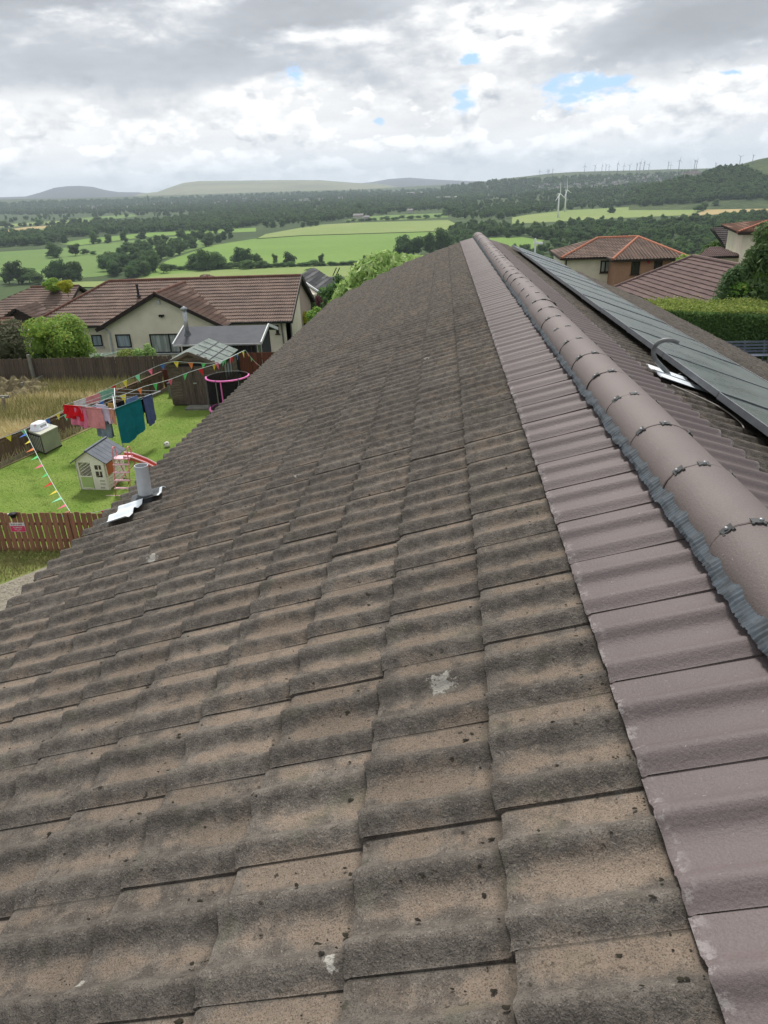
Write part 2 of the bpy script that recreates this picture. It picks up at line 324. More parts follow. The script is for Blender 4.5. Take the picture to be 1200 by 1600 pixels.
def ground_mat(name, cols, scale, rough=.95, bs=.3, bd=.02, stripes=None):
    m, t, b = new_mat(name, rough, .1); pos = t.new('ShaderNodeNewGeometry').outputs['Position']
    n1 = t.noise(pos, scale, 6, .6); n2 = t.noise(pos, scale*9, 5, .7)
    col = t.mix(t.ss(n1, .33, .67), cols[0], cols[1])
    if len(cols) > 2: col = t.mix(t.math('MULTIPLY', t.ss(n2, .45, .72), .6), col, cols[2])
    if stripes:
        sx = t.mapv(pos, (1/stripes[1],)*3, (0, 0, 0), (0, 0, stripes[0])); w = t.new('ShaderNodeTexWave'); t.l.new(sx, w.inputs[0]); w.inputs['Scale'].default_value = 1; w.inputs['Distortion'].default_value = .6
        col = t.mix(t.math('MULTIPLY', w.outputs[1], stripes[2]), col, tuple(x*.75 for x in cols[0]))
    t.l.new(col, b.inputs['Base Color']); bump(t, b, n2, bs, bd)
ground_mat('ground_base', [(.040, .066, .024), (.060, .092, .032), (.04, .06, .024)], .004)
ground_mat('lawn', [(.120, .195, .034), (.175, .235, .055), (.085, .135, .028)], .8, bs=.5, bd=.03)
ground_mat('rough_grass', [(.42, .36, .19), (.32, .30, .13), (.22, .22, .09)], .8, bs=.6, bd=.05)
ground_mat('gravel', [(.26, .235, .185), (.34, .31, .25), (.13, .12, .09)], 9, bs=.9, bd=.03)
ground_mat('verge_grass', [(.15, .19, .05), (.22, .22, .09), (.10, .13, .04)], 2, bs=.6, bd=.03)
ground_mat('yard', [(.20, .18, .14), (.15, .14, .11)], 2)
ground_mat('field_green', [(.135, .225, .050), (.165, .255, .060), (.12, .20, .045)], .009, stripes=(.35, 26, .25))
ground_mat('field_pale', [(.20, .25, .085), (.17, .235, .07), (.24, .26, .11)], .008, stripes=(.35, 40, .15))
ground_mat('field_mid', [(.115, .185, .052), (.135, .21, .06), (.10, .16, .045)], .008, stripes=(1.1, 30, .15))
ground_mat('field_tan', [(.36, .28, .135), (.32, .25, .115), (.28, .24, .11)], .006)
ground_mat('field_straw', [(.46, .44, .20), (.40, .38, .17)], .006)
ground_mat('hill_grass', [(.20, .20, .10), (.12, .13, .08), (.24, .22, .12)], .0009)
ground_mat('hill_heather', [(.080, .080, .090), (.062, .066, .080), (.12, .115, .09)], .0010)
ground_mat('hill_wood', [(.045, .068, .032), (.065, .090, .040), (.11, .13, .06)], .004, bs=1, bd=8)
ground_mat('hill_near', [(.040, .062, .024), (.060, .085, .030), (.11, .135, .050)], .006, bs=1, bd=5)
ground_mat('crag_grass', [(.12, .16, .05), (.09, .125, .04), (.15, .17, .07)], .01)
ground_mat('heap', [(.30, .26, .15), (.12, .095, .06), (.2, .18, .11)], 3, bs=1, bd=.05)
# ------------------------------------------------------------------ build helpers
OFF = {}
def prep(o, label=None, cat=None, group=None, kind=None):
    if label: o['label'] = label
    if cat: o['category'] = cat
    if group: o['group'] = group
    if kind: o['kind'] = kind
    return o
def thing(name, loc, label, cat, group=None):
    o = bpy.data.objects.new(name, None); o.empty_display_size = .1; COL.objects.link(o); o.location = loc
    OFF[o.name] = np.array(loc, float); return prep(o, label, cat, group)
class MB:
    def __init__(s): s.v = []; s.f = []; s.uv = None
    def add(s, vs, fs):
        b = len(s.v); s.v += [tuple(map(float, p)) for p in vs]; s.f += [tuple(b+i for i in f) for f in fs]; return s
    def quad(s, a, b, c, d): return s.add([a, b, c, d], [(0, 1, 2, 3)])
    def box(s, c, d, rz=0, m=None):
        x, y, z = d[0]/2, d[1]/2, d[2]/2
        P = np.array([(i, j, k) for k in (-z, z) for j in (-y, y) for i in (-x, x)])
        if m is not None: P = P @ np.array(m).T
        if rz: cz, sz = math.cos(rz), math.sin(rz); P = P @ np.array([[cz, sz, 0], [-sz, cz, 0], [0, 0, 1]])
        return s.add(P+np.array(c), [(0, 2, 3, 1), (4, 5, 7, 6), (0, 1, 5, 4), (2, 6, 7, 3), (0, 4, 6, 2), (1, 3, 7, 5)])
    def bar(s, a, b, w, h=None, up=(0, 0, 1)):
        a = np.array(a, float); b = np.array(b, float); h = h or w; t = b-a; L = np.linalg.norm(t); t = t/L; up = np.array(up, float)
        r = np.cross(t, up)
        if np.linalg.norm(r) < 1e-4: r = np.cross(t, [1., 0, 0])
        r /= np.linalg.norm(r); u = np.cross(r, t)
        return s.box((a+b)/2, (w, L, h), m=np.array([r, t, u]).T)
    def prism(s, base, z0, z1):
        n = len(base); P = [(p[0], p[1], z0) for p in base]+[(p[0], p[1], z1) for p in base]
        return s.add(P, [tuple(range(n))[::-1], tuple(range(n, 2*n))]+[(i, (i+1) % n, n+(i+1) % n, n+i) for i in range(n)])
    def poly3(s, pts, th):
        """flat polygon with thickness downward along its normal"""
        P = [np.array(p, float) for p in pts]; nn = np.cross(P[1]-P[0], P[2]-P[0]); nn /= np.linalg.norm(nn)
        if nn[2] < 0: nn = -nn
        n = len(P); Q = [p-nn*th for p in P]
        return s.add(P+Q, [tuple(range(n)), tuple(range(n, 2*n))[::-1]]+[(i, (i+1) % n, n+(i+1) % n, n+i) for i in range(n)])
    def tube(s, pts, r, n=8, cap=True):
        pts = [np.array(p, float) for p in pts]; rr = r if hasattr(r, '__len__') else [r]*len(pts); V = []; up = None
        for i, p in enumerate(pts):
            t = pts[min(i+1, len(pts)-1)]-pts[max(i-1, 0)]; t = t/(np.linalg.norm(t)+1e-9)
            if up is None: up = np.cross(t, [0, 0, 1.]) if abs(t[2]) < .9 else np.cross(t, [1., 0, 0])
            u = up-t*(up@t); u /= np.linalg.norm(u)+1e-9; w = np.cross(t, u); up = u
            for k in range(n):
                a = 2*math.pi*k/n; V.append(p+rr[i]*(math.cos(a)*u+math.sin(a)*w))
        F = [(i*n+k, i*n+(k+1) % n, (i+1)*n+(k+1) % n, (i+1)*n+k) for i in range(len(pts)-1) for k in range(n)]
        if cap: F += [tuple(range(n))[::-1], tuple((len(pts)-1)*n+k for k in range(n))]
        return s.add(V, F)
    def lathe(s, c, prof, n=16, ax=(0, 0, 1)):
        V = []; c = np.array(c, float)
        for r, z in prof:
            for k in range(n): a = 2*math.pi*k/n; V.append(c+np.array([r*math.cos(a), r*math.sin(a), z]))
        return s.add(V, [(i*n+k, i*n+(k+1) % n, (i+1)*n+(k+1) % n, (i+1)*n+k) for i in range(len(prof)-1) for k in range(n)])
    def mesh(s, name, smooth=False):
        me = bpy.data.meshes.new(name); me.from_pydata(s.v, [], s.f)
        if smooth: me.polygons.foreach_set('use_smooth', [True]*len(me.polygons))
        if s.uv is not None:
            l = me.uv_layers.new(name='UVMap'); a = np.array([s.uv[i] for p in s.f for i in p], np.float32).ravel(); l.data.foreach_set('uv', a)
        return me
    def build(s, name, mat, parent=None, smooth=False, loc=None, local=False, **kw):
        off = np.zeros(3)
        if parent is not None and not local:
            off = OFF[parent.name]
        elif parent is None and loc is not None: off = np.array(loc, float)
        if off.any(): s.v = [tuple(np.array(p)-off) for p in s.v]
        me = s.mesh(name, smooth); me.materials.append(MAT[mat]); o = bpy.data.objects.new(name, me); COL.objects.link(o)
        if parent is not None: o.parent = parent; OFF[o.name] = OFF[parent.name] if not local else np.zeros(3)
        else:
            if loc is not None: o.location = loc
            OFF[o.name] = off
        return prep(o, **kw)
def copyo(o, parent=None, loc=None, mat=None):
    c = o.copy(); COL.objects.link(c)
    if parent is not None: c.parent = parent
    if mat is not None: c.matrix_local = mat
    elif loc is not None: c.location = loc
    return c
def copy_thing(root, loc, rz=0, scale=1, label=None):
    r = root.copy(); COL.objects.link(r); r.location = loc; r.rotation_euler = (0, 0, rz); r.scale = scale if hasattr(scale, '__len__') else (scale,)*3
    if label: r['label'] = label
    for ch in list(root.children):
        c = ch.copy(); COL.objects.link(c); c.parent = r
        for g in ch.children: d = g.copy(); COL.objects.link(d); d.parent = c
    return r
def fast_mesh(name, V, F, nper, smooth=False):
    """V (n,3) array, F flat index array, nper verts per face"""
    me = bpy.data.meshes.new(name); me.vertices.add(len(V)); me.vertices.foreach_set('co', np.asarray(V, np.float32).ravel())
    nf = len(F)//nper; me.loops.add(len(F)); me.loops.foreach_set('vertex_index', np.asarray(F, np.int32)); me.polygons.add(nf)
    me.polygons.foreach_set('loop_start', np.arange(0, len(F), nper, dtype=np.int32))
    me.polygons.foreach_set('loop_total', np.full(nf, nper, dtype=np.int32))
    if smooth: me.polygons.foreach_set('use_smooth', np.ones(nf, bool))
    me.update(calc_edges=True); me.validate(); return me
# ------------------------------------------------------------------ lie of the land
def smooth(x, a, b): t = np.clip((x-a)/(b-a), 0, 1); return t*t*(3-2*t)
VZ = -75.
def gz(x, y):
    r = np.hypot(x, y)
    z = -1.5*smooth(r, 33, 46); z = z-(r > 46)*(np.minimum(r, 650)-46)*(73.5/604)
    right = smooth(x, 3., 5.5)*(1-smooth(r, 38, 55))
    return z+right*1.0
def G(x, y, z):
    d = D(x, y); t = (z-H)/d[2]; return np.array([d[0]*t, d[1]*t, z])
def Gt(x, y):
    d = D(x, y)
    if d[2] > -.004: d = np.array([d[0], d[1], -.004])
    t = 22.
    while t < 30000:
        p = d*t
        if H+p[2] < gz(p[0], p[1]): break
        t *= 1.04
    a, b = t/1.04, t
    for _ in range(25):
        m = (a+b)/2; p = d*m
        if H+p[2] < gz(p[0], p[1]): b = m
        else: a = m
    p = d*b; return np.array([p[0], p[1], float(gz(p[0], p[1]))])
def polar(r0, r1, nr, a0, a1, na, fz, name, mat, **kw):
    rr = np.exp(np.linspace(math.log(r0), math.log(r1), nr)); aa = np.radians(np.linspace(a0, a1, na))
    Rg, A = np.meshgrid(rr, aa, indexing='ij'); X = Rg*np.sin(A); Y = Rg*np.cos(A); Z = fz(X, Y)
    V = np.stack([X, Y, Z], -1).reshape(-1, 3); i = np.arange(nr-1)[:, None]; j = np.arange(na-1)[None, :]
    q = np.stack([i*na+j, (i+1)*na+j, (i+1)*na+j+1, i*na+j+1], -1).reshape(-1)
    me = fast_mesh(name, V, q, 4, True); me.materials.append(MAT[mat]); o = bpy.data.objects.new(name, me); COL.objects.link(o); return prep(o, **kw)
polar(.5, 17500, 150, 0, 360, 181, gz, 'ground', 'ground_base', kind='structure')
def sheet(name, pts, mat, dz=.012, px=True, z=0, kind='structure'):
    P = [(*G(p[0], p[1], z)[:2], z+dz) if px else (p[0], p[1], z+dz) for p in pts]
    b = MB(); b.add(P, [tuple(range(len(P)))]); return b.build(name, mat, kind=kind)
# ------------------------------------------------------------------ the roof we stand over
RW = np.array([[0.99979667, -0.00650682, 0.01908588], [0.00614313, 0.99979961, 0.01905265], [-0.01920603, -0.01893153, 0.99963630]])
TH = 0.3304; CT, ST = math.cos(TH), math.sin(TH); CX, CZ = -0.8678, 0.9253
o0 = np.array([0, 0, H]) - RW @ np.array([CX, 0, CZ])
house = thing('house', (0, 0, 0), 'long house below the viewer, weathered tiles and new purple brown tiles along its ridge', 'house')
house.matrix_world = Matrix([[*RW[0], o0[0]], [*RW[1], o0[1]], [*RW[2], o0[2]], [0, 0, 0, 1]])
U0, U1, SE = -3.2, 19.45, 3.41
A0, GA, TW = .477, .3003, .30
def RP(side, s, u, off=0.): return np.array([side*(s*CT+off*ST), u, -s*ST+off*CT])
def u_end(s): return 19.3-1.0*max(0, s-1.6)**2
def basis(side):   # tile frame: x along the ridge, y down the slope, z the normal
    y = np.array([side*CT, 0, -ST]); z = np.array([side*ST, 0, CT]); x = np.cross(y, z); return x, y, z
mb = MB()
for side in (-1, 1):
    a = [RP(side, 0.02, U0, -.03), RP(side, SE-.03, U0, -.03), RP(side, SE-.03, U1-4.0, -.03), RP(side, 1.8, U1-.2, -.03), RP(side, .02, U1-.1, -.03)]
    b_ = [p-np.array([0, 0, .06]) for p in a]; n = 5
    mb.add(a+b_, [tuple(range(n)), tuple(range(n, 2*n))[::-1]]+[(i, (i+1) % n, n+(i+1) % n, n+i) for i in range(n)])
roof = mb.build('roof', 'felt_dark', house, local=True)
wz = -SE*ST; wx = SE*CT-.35
mb = MB()
for sx in (-1, 1): mb.box((sx*wx, (U0+U1)/2-.4, wz-2.7), (.28, U1-U0-2.2, 5.3))
mb.build('side_wall', 'own_wall', house, local=True)
for yy in (U0+.6, U1-1.5):
    mb = MB(); P = [(-wx, yy, wz-5.3), (wx, yy, wz-5.3), (wx, yy, wz-.1), (0, yy, -.16), (-wx, yy, wz-.1)]
    mb.add(P+[(x, y+.28, z) for x, y, z in P], [(0, 1, 2, 3, 4), (9, 8, 7, 6, 5)]+[(i, (i+1) % 5, 5+(i+1) % 5, 5+i) for i in range(5)]); mb.build('gable_wall', 'own_wall', house, local=True)
for sx in (-1, 1):   # gutter
    mb = MB(); prof = [(.055*math.cos(a), .055*math.sin(a)) for a in np.linspace(math.pi, 2*math.pi, 8)]; prof += [(x*.88, z*.88) for x, z in prof[::-1]]
    V = []; c = RP(sx, SE, 0, -.06)
    for uu in (U0, U1-3.9): V += [(c[0]+sx*.035+px, uu, c[2]-.01+pz) for px, pz in prof]
    n = len(prof); mb.add(V, [(k, (k+1) % n, n+(k+1) % n, n+k) for k in range(n)]); mb.build('gutter', 'black_trim', house, local=True)
# double roman tile; roll at x=0 (overlapping its neighbour), pan, roll, pan
def tile_profile(hr, hw=.043):
    xs = [0, .004, .014, .024, .034, .044, .054, .064, .074, .088, .120, .151, .164, .174, .184, .194, .204, .214, .224, .238, .268, .300]
    def zf(x):
        for c in (.044, .194):
            d = abs(x-c)/hw
            if d < 1: return hr*(.5+.5*math.cos(math.pi*d))**.8
        return 0
    return xs, [zf(x)+(.003 if x < .02 else 0) for x in xs]
def tile_mesh(name, L, th, hr, mat, chip=0, seed=0):
    rr = random.Random(seed); xs, zs = tile_profile(hr); n = len(xs); V = []; F = []; uv = []
    wav = [rr.uniform(-.0025, .0025) for _ in xs]
    for r_, (y, dz) in enumerate(((0, -.004), (L-.012, th-.0012), (L, th-.005))):
        for i, x in enumerate(xs):
            yy = y+(wav[i] if r_ else 0)
            if chip and r_ and abs(i-chip) < 2: yy -= .018*(2-abs(i-chip))
            V.append((x, yy, zs[i]+dz)); uv.append((x/.3, y/L))
    for r_ in range(2):
        for i in range(n-1): F.append((r_*n+i, r_*n+i+1, (r_+1)*n+i+1, (r_+1)*n+i)[::-1])
    b = len(V)   # lower edge face
    for i, x in enumerate(xs): V += [(x, V[2*n+i][1], zs[i]+th-.005), (x, V[2*n+i][1]-.004, zs[i]+th-.021)]; uv += [(x/.3, 1), (x/.3, 1)]
    F += [(b+2*i, b+2*i+2, b+2*i+3, b+2*i+1)[::-1] for i in range(n-1)]
    b = len(V); V += [(0, 0, .002), (0, L, th), (0, L, th-.018), (0, 0, -.016)]; uv += [(.06, .5)]*4; F.append((b, b+1, b+2, b+3))
    F = [f[::-1] for f in F]
    me = bpy.data.meshes.new(name); me.from_pydata(V, [], F); me.polygons.foreach_set('use_smooth', [True]*len(F)); me.materials.append(MAT[mat])
    l = me.uv_layers.new(name='UVMap'); l.data.foreach_set('uv', np.array([uv[i] for p in F for i in p], np.float32).ravel())
    return me, np.array(V), F, uv
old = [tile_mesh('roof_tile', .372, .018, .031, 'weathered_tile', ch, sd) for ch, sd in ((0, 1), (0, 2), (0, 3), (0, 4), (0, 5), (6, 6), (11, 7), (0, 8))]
new = [tile_mesh('new_tile', .36, .020, .026, 'purple_tile', 0, sd) for sd in (11, 12, 13)]
def tmat(side, s_low, u, L, jit, rr):
    x, y, z = basis(side); p = RP(side, s_low-L, u, -.008)
    a = rr.gauss(0, .0035*jit); x2 = x*math.cos(a)+y*math.sin(a); y2 = y*math.cos(a)-x*math.sin(a)
    t = rr.gauss(0, .004*jit); y3 = y2*math.cos(t)+z*math.sin(t); z3 = np.cross(x2, y3)
    p = p+z*rr.gauss(.001, .0012)*jit+y*rr.gauss(0, .0028)*jit
    M = np.eye(4); M[:3, 0], M[:3, 1], M[:3, 2], M[:3, 3] = x2, y3, z3, p; return M
rr = random.Random(3); placed = []
cp = np.array([CX, 0, CZ])
def seen(p):
    v = W.T @ (RW @ (p-cp)); 
    if v[2] > -.2: return -1
    px, py = 600+1110*v[0]/-v[2], 800-1110*v[1]/-v[2]
    return 1/np.linalg.norm(v) if (-90 < px < 1290 and py < 1740) else -1
cd = 0
for k in range(1, 11):
    s = min(A0+GA*k, 3.415); cd += rr.uniform(-.012, .012)
    drift = cd
    for j in range(-13, 66):
        for side in (-1, 1):
            u = (.8157 if side < 0 else 4.0085)+TW*j+drift*(1 if side < 0 else .5)
            if u+.3*(-1 if side > 0 else 1) > u_end(s) or u < U0+.1 or (side > 0 and u > u_end(s)): continue
            M = tmat(side, s, u, .372, 1., rr); c = M[:3, 3]+M[:3, 0]*.15+M[:3, 1]*.25
            hidden = side > 0 and (k > 1 and s < 1.75)
            placed.append((seen(c)*(0.0 if hidden else 1), side, M, rr.choice([0, 1, 2, 3, 4, 7]) if rr.random() > .03 else rr.choice([5, 6])))
placed.sort(key=lambda q: -q[0])
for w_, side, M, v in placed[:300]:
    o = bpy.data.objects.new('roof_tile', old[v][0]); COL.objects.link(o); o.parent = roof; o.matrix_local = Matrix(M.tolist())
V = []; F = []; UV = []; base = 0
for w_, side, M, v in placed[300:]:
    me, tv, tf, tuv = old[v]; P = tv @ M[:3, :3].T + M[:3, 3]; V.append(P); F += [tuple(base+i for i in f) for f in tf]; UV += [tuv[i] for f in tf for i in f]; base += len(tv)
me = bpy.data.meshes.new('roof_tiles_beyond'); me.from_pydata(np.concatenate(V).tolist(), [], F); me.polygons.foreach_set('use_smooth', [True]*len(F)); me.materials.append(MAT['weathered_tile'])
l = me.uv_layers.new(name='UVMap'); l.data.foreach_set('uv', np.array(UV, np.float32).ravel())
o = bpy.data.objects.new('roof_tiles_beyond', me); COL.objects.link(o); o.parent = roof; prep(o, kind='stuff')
for side in (-1, 1):
    for j in range(-13, 62):
        u = (.8157 if side < 0 else 4.0085)+TW*j
        if u < U0+.1 or u > 19.0: continue
        M = tmat(side, A0, u, .36, .35, rr); M[:3, 3] += basis(side)[2]*.004
        o = bpy.data.objects.new('new_tile', rr.choice(new)[0]); COL.objects.link(o); o.parent = roof; o.matrix_local = Matrix(M.tolist())
# pleated ridge vent strip lying over the tops of the new tiles
xs_, zs_ = tile_profile(.026)
for side in (-1, 1):
    uu = np.arange(U0, 19.25, .0075); V = []; vn = 3; u_o = .8157 if side < 0 else 4.0085
    rn = random.Random(5+side)
    for i, u in enumerate(uu):
        ph = ((u-u_o)*(1 if side < 0 else -1)) % .3; zt = float(np.interp(ph, xs_, zs_)); pl = .0025*(i % 2)
        sag = .010*math.sin(u*9)+.006*math.sin(u*31)
        for q, (s, dz) in enumerate(((.085, .050), (.128, .036+pl), (.142+sag*.35+rn.uniform(-.003, .003), .0275+pl-.0008))): V.append(RP(side, s, u, zt*.45+dz if q else .055+.3*zt+pl))
    n = len(uu); F = []
    for i in range(n-1):
        for q in range(vn-1): F.append((i*vn+q, i*vn+q+1, (i+1)*vn+q+1, (i+1)*vn+q) if side > 0 else (i*vn+q, (i+1)*vn+q, (i+1)*vn+q+1, i*vn+q+1))
    mb = MB().add(V, F); mb.build('ridge_vent', 'vent_mesh', house, local=True)
# crumbs of moss lying in the laps and pans
q = np.random.RandomState(9); n = 2600; kk = q.randint(0, 10, n); s_ = A0+GA*kk+np.abs(q.randn(n))*.035+.004; s_ = np.where(q.rand(n) < .25, A0+q.rand(n)*2.8, s_); u_ = .3+q.rand(n)**1.8*12
ph = (u_-.8157) % .3; zt = np.interp(ph, tile_profile(.031)[0], tile_profile(.031)[1]); fr_ = ((s_-A0) % GA)/.372+.19; off = zt+.020*fr_-.007; sz = (.0016+.0038*q.rand(n)**2.5)
C3 = np.stack([-(s_*CT+off*ST), u_, -s_*ST+off*CT], 1); oc = np.array([(math.cos(a), math.sin(a), -.1) for a in np.arange(8)*.785]+[(0, 0, .45)]); of = np.array([(i, (i+1) % 8, 8) for i in range(8)])
V = (C3[:, None, :]+oc[None]*sz[:, None, None]*np.stack([.7+1.1*q.rand(n), .6+.6*q.rand(n), np.ones(n)], 1)[:, None, :]*(.55+.8*q.rand(n, 9, 1))).reshape(-1, 3); F = (np.arange(n)[:, None, None]*9+of[None]).reshape(-1)
simple('moss_crumb', (.030, .028, .018), (.016, .013, .010), 60, .95); me = fast_mesh('moss_crumbs', V, F, 3); me.materials.append(MAT['moss_crumb']); o = bpy.data.objects.new('moss_crumbs', me); COL.objects.link(o); o.parent = roof; prep(o, kind='stuff')
# ridge tiles: half round, with seal and three clips at each joint
CAPL = .4575; RC = .122
def cap_mesh():
    n = 15; V = []; F = []
    an = np.linspace(rad(-4), rad(184), n)
    for r_, y in ((RC, .004), (RC, CAPL-.004), (RC-.013, .004), (RC-.013, CAPL-.004)):
        V += [(r_*math.cos(a), y, r_*math.sin(a)*.80) for a in an]
    for i in range(n-1):
        F.append((i, n+i, n+i+1, i+1)[::-1]); F.append((2*n+i, 2*n+i+1, 3*n+i+1, 3*n+i)[::-1])
    b = len(V); V += V[:]   # ends flat shaded
    for i in range(n-1):
        F.append((b+i, b+i+1, b+2*n+i+1, b+2*n+i)[::-1]); F.append((b+n+i, b+3*n+i, b+3*n+i+1, b+n+i+1)[::-1])
    for i in (0, n-1): F.append((b+i, b+n+i, b+3*n+i, b+2*n+i))
    me = bpy.data.meshes.new('ridge_tile'); me.from_pydata(V, [], F); me.polygons.foreach_set('use_smooth', [True]*len(F)); me.materials.append(MAT['ridge_cap']); return me
def arcband(r0, r1, y0, y1, n=18, a0=0, a1=180, mat='seal_black', name='joint_seal', jag=.0):
    V = []; F = []; q = random.Random(2)
    for a in np.radians(np.linspace(a0, a1, n)):
        j1, j2 = q.uniform(-jag, jag), q.uniform(-jag, jag)
        for r_, y in ((r0, y0+j1), (r1, y0+j1), (r1, y1+j2), (r0, y1+j2)): V.append((r_*math.cos(a), y, r_*math.sin(a)*.80))
    for i in range(n-1):
        for k in range(4): F.append((i*4+k, i*4+(k+1) % 4, (i+1)*4+(k+1) % 4, (i+1)*4+k))
    me = bpy.data.meshes.new(name); me.from_pydata(V, [], F); me.materials.append(MAT[mat]); return me
capme = cap_mesh(); sealme = arcband(RC-.012, RC+.0004, -.0040, .0040, jag=.0010)
cb = MB()      # clip: folded plate with turned down lip
cb.add([(-.020, -.017, .002), (.020, -.017, .002), (.024, .013, .004), (-.024, .013, .004), (-.020, -.017, .0055), (.020, -.017, .0055), (.024, .013, .0075), (-.024, .013, .0075)], [(0, 3, 2, 1), (4, 5, 6, 7), (0, 1, 5, 4), (1, 2, 6, 5), (2, 3, 7, 6), (3, 0, 4, 7)])
cb.box((-.019, -.021, -.001), (.009, .008, .012)); cb.box((.019, -.021, -.001), (.009, .008, .012)); cb.box((0, -.019, .003), (.014, .006, .009)); cb.v = [(x*.8, y*.8, z*.8) for x, y, z in cb.v]
clipme = cb.mesh('ridge_clip'); clipme.materials.append(MAT['clip_metal'])
sb = MB().lathe((0, -.002, .0075), [(0.0001, .0045), (.005, .0040), (.0065, .0015), (.0065, 0)], 8); screwme = sb.mesh('screw'); screwme.materials.append(MAT['screw_steel'])
zc = .002
def wob(u): return -.035*math.exp(-((u-9.3)/1.6)**2)+.012*math.sin(u*.9)
for k in range(-10, 39):
    u = 1.835+CAPL*k
    if u < U0 or u > 19.0: continue
    o = bpy.data.objects.new('ridge_tile', capme); COL.objects.link(o); o.parent = house
    o.location = (wob(u)*.6+rr.gauss(0, .0015), u, zc+rr.gauss(0, .0012)); o.rotation_euler = (rr.gauss(0, .003), 0, rr.gauss(0, .003))
    sl_ = bpy.data.objects.new('joint_seal', sealme); COL.objects.link(sl_); sl_.parent = o
    if u > 14.5: continue
    for ang in (90+rr.uniform(-4, 4), 133+rr.uniform(-4, 4), 36+rr.uniform(-3, 3)):
        c = bpy.data.objects.new('ridge_clip', clipme); COL.objects.link(c); c.parent = o; a = rad(ang)
        c.location = ((RC-.001)*math.cos(a), 0.001, (RC-.001)*math.sin(a)*.80); c.rotation_euler = (0, math.pi/2-a, rr.gauss(0, .12))
        if u < 7 and ang > 60:     # screw heads joined to the nearest tiles, as fine parts of the clip plate
            pass
sc_mb = MB(); 
for k in range(-4, 16):
    u = 1.835+CAPL*k
    for ang in (90, 133): a = rad(ang); c = np.array([wob(u)*.6+(RC+.0065)*math.cos(a), u-.001, zc+(RC+.0065)*math.sin(a)*.80+.001]); sc_mb.lathe(c, [(.0002, .004), (.0045, .0032), (.006, .0008), (.006, -.004)], 8)
sc_mb.build('clip_screws', 'screw_steel', house, smooth=True, local=True, kind='stuff')
# end disc of the ridge
mb = MB(); an = np.linspace(0, math.pi, 14); mb.add([(RC*math.cos(a), 19.15, zc+RC*math.sin(a)*.8) for a in an], [tuple(range(14))]); mb.add([(RC*math.cos(a), -3.2, zc+RC*math.sin(a)*.8) for a in an], [tuple(range(14))]); mb.build('ridge_end', 'ridge_cap', house, local=True)
# soil vent pipe through the left slope
ps, pu = 3.06, 4.39; pb = RP(-1, ps, pu, .0); up = RW.T @ np.array([0, 0, 1.]); lean = up+np.array([0.04, 0.02, 0]); lean /= np.linalg.norm(lean)
def ring_tube(mb, c0, c1, r0, r1, th=0, n=24):
    mb.tube([c0, c1], [r0, r1], n, cap=False)
    if th: mb.tube([c1, c0+(c1-c0)*.2], [r1-th, r0-th], n, cap=False); mb.tube([c1-(c1-c0)*1e-4, c1], [r1-th, r1], n, cap=False)
mb = MB(); ring_tube(mb, pb, pb+lean*.285, .046, .046, .005); vent = mb.build('vent_pipe', 'pvc_grey', house, smooth=True, local=True)
for p in vent.data.polygons: pass
mb = MB(); ring_tube(mb, pb-lean*.02, pb+lean*.075, .062, .052); ring_tube(mb, pb+lean*.075, pb+lean*.078, .052, .046); mb.tube([pb-lean*.03, pb+lean*.035], [.105, .070], 24, cap=False)
V = []; F = []; nn_ = 20
mb.build('pipe_collar', 'lead_dark', vent, smooth=True, local=True)
mb = MB()
def strip(mb, side, s0, s1, u0_, u1_, dz, hr=.022, skew=0, n=40, th=.004, uo=.8157):
    V = []
    for i in range(n+1):
        u = u0_+(u1_-u0_)*i/n; ph = ((u-uo)*(1 if side < 0 else -1)) % .3; z = float(np.interp(ph, xs_, tile_profile(hr)[1]))
        for s in (s0+skew*i/n, s1+skew*i/n): V.append(RP(side, s, u, z+dz)); 
    for i in range(n+1): V += [V[2*i]-np.array([0, 0, th]), V[2*i+1]-np.array([0, 0, th])] if False else []
    mb.add(V, [(2*i, 2*i+1, 2*i+3, 2*i+2) for i in range(n)])
    W_ = [v-basis(side)[2]*th for v in V]; mb.add(V+W_, [(2*i, 2*i+2, 2*(n+1)+2*i+2, 2*(n+1)+2*i) for i in range(n)]+[(2*i+1, 2*i+3, 2*(n+1)+2*i+3, 2*(n+1)+2*i+1) for i in range(n)]+[(0, 1, 2*(n+1)+1, 2*(n+1)), (2*n, 2*n+1, 4*n+3, 4*n+2)])
strip(mb, -1, 3.02, 3.21, 4.02, 4.36, .046, n=36)
strip(mb, -1, 2.93, 3.14, 4.33, 4.50, .044, n=20)
mb.build('flashing_sheet', 'alu_flashing', vent, smooth=True, local=True)
mb = MB(); strip(mb, -1, 2.95, 3.17, 4.31, 4.54, .048, n=24); mb.build('lead_slate', 'lead_dark', vent, smooth=True, local=True)
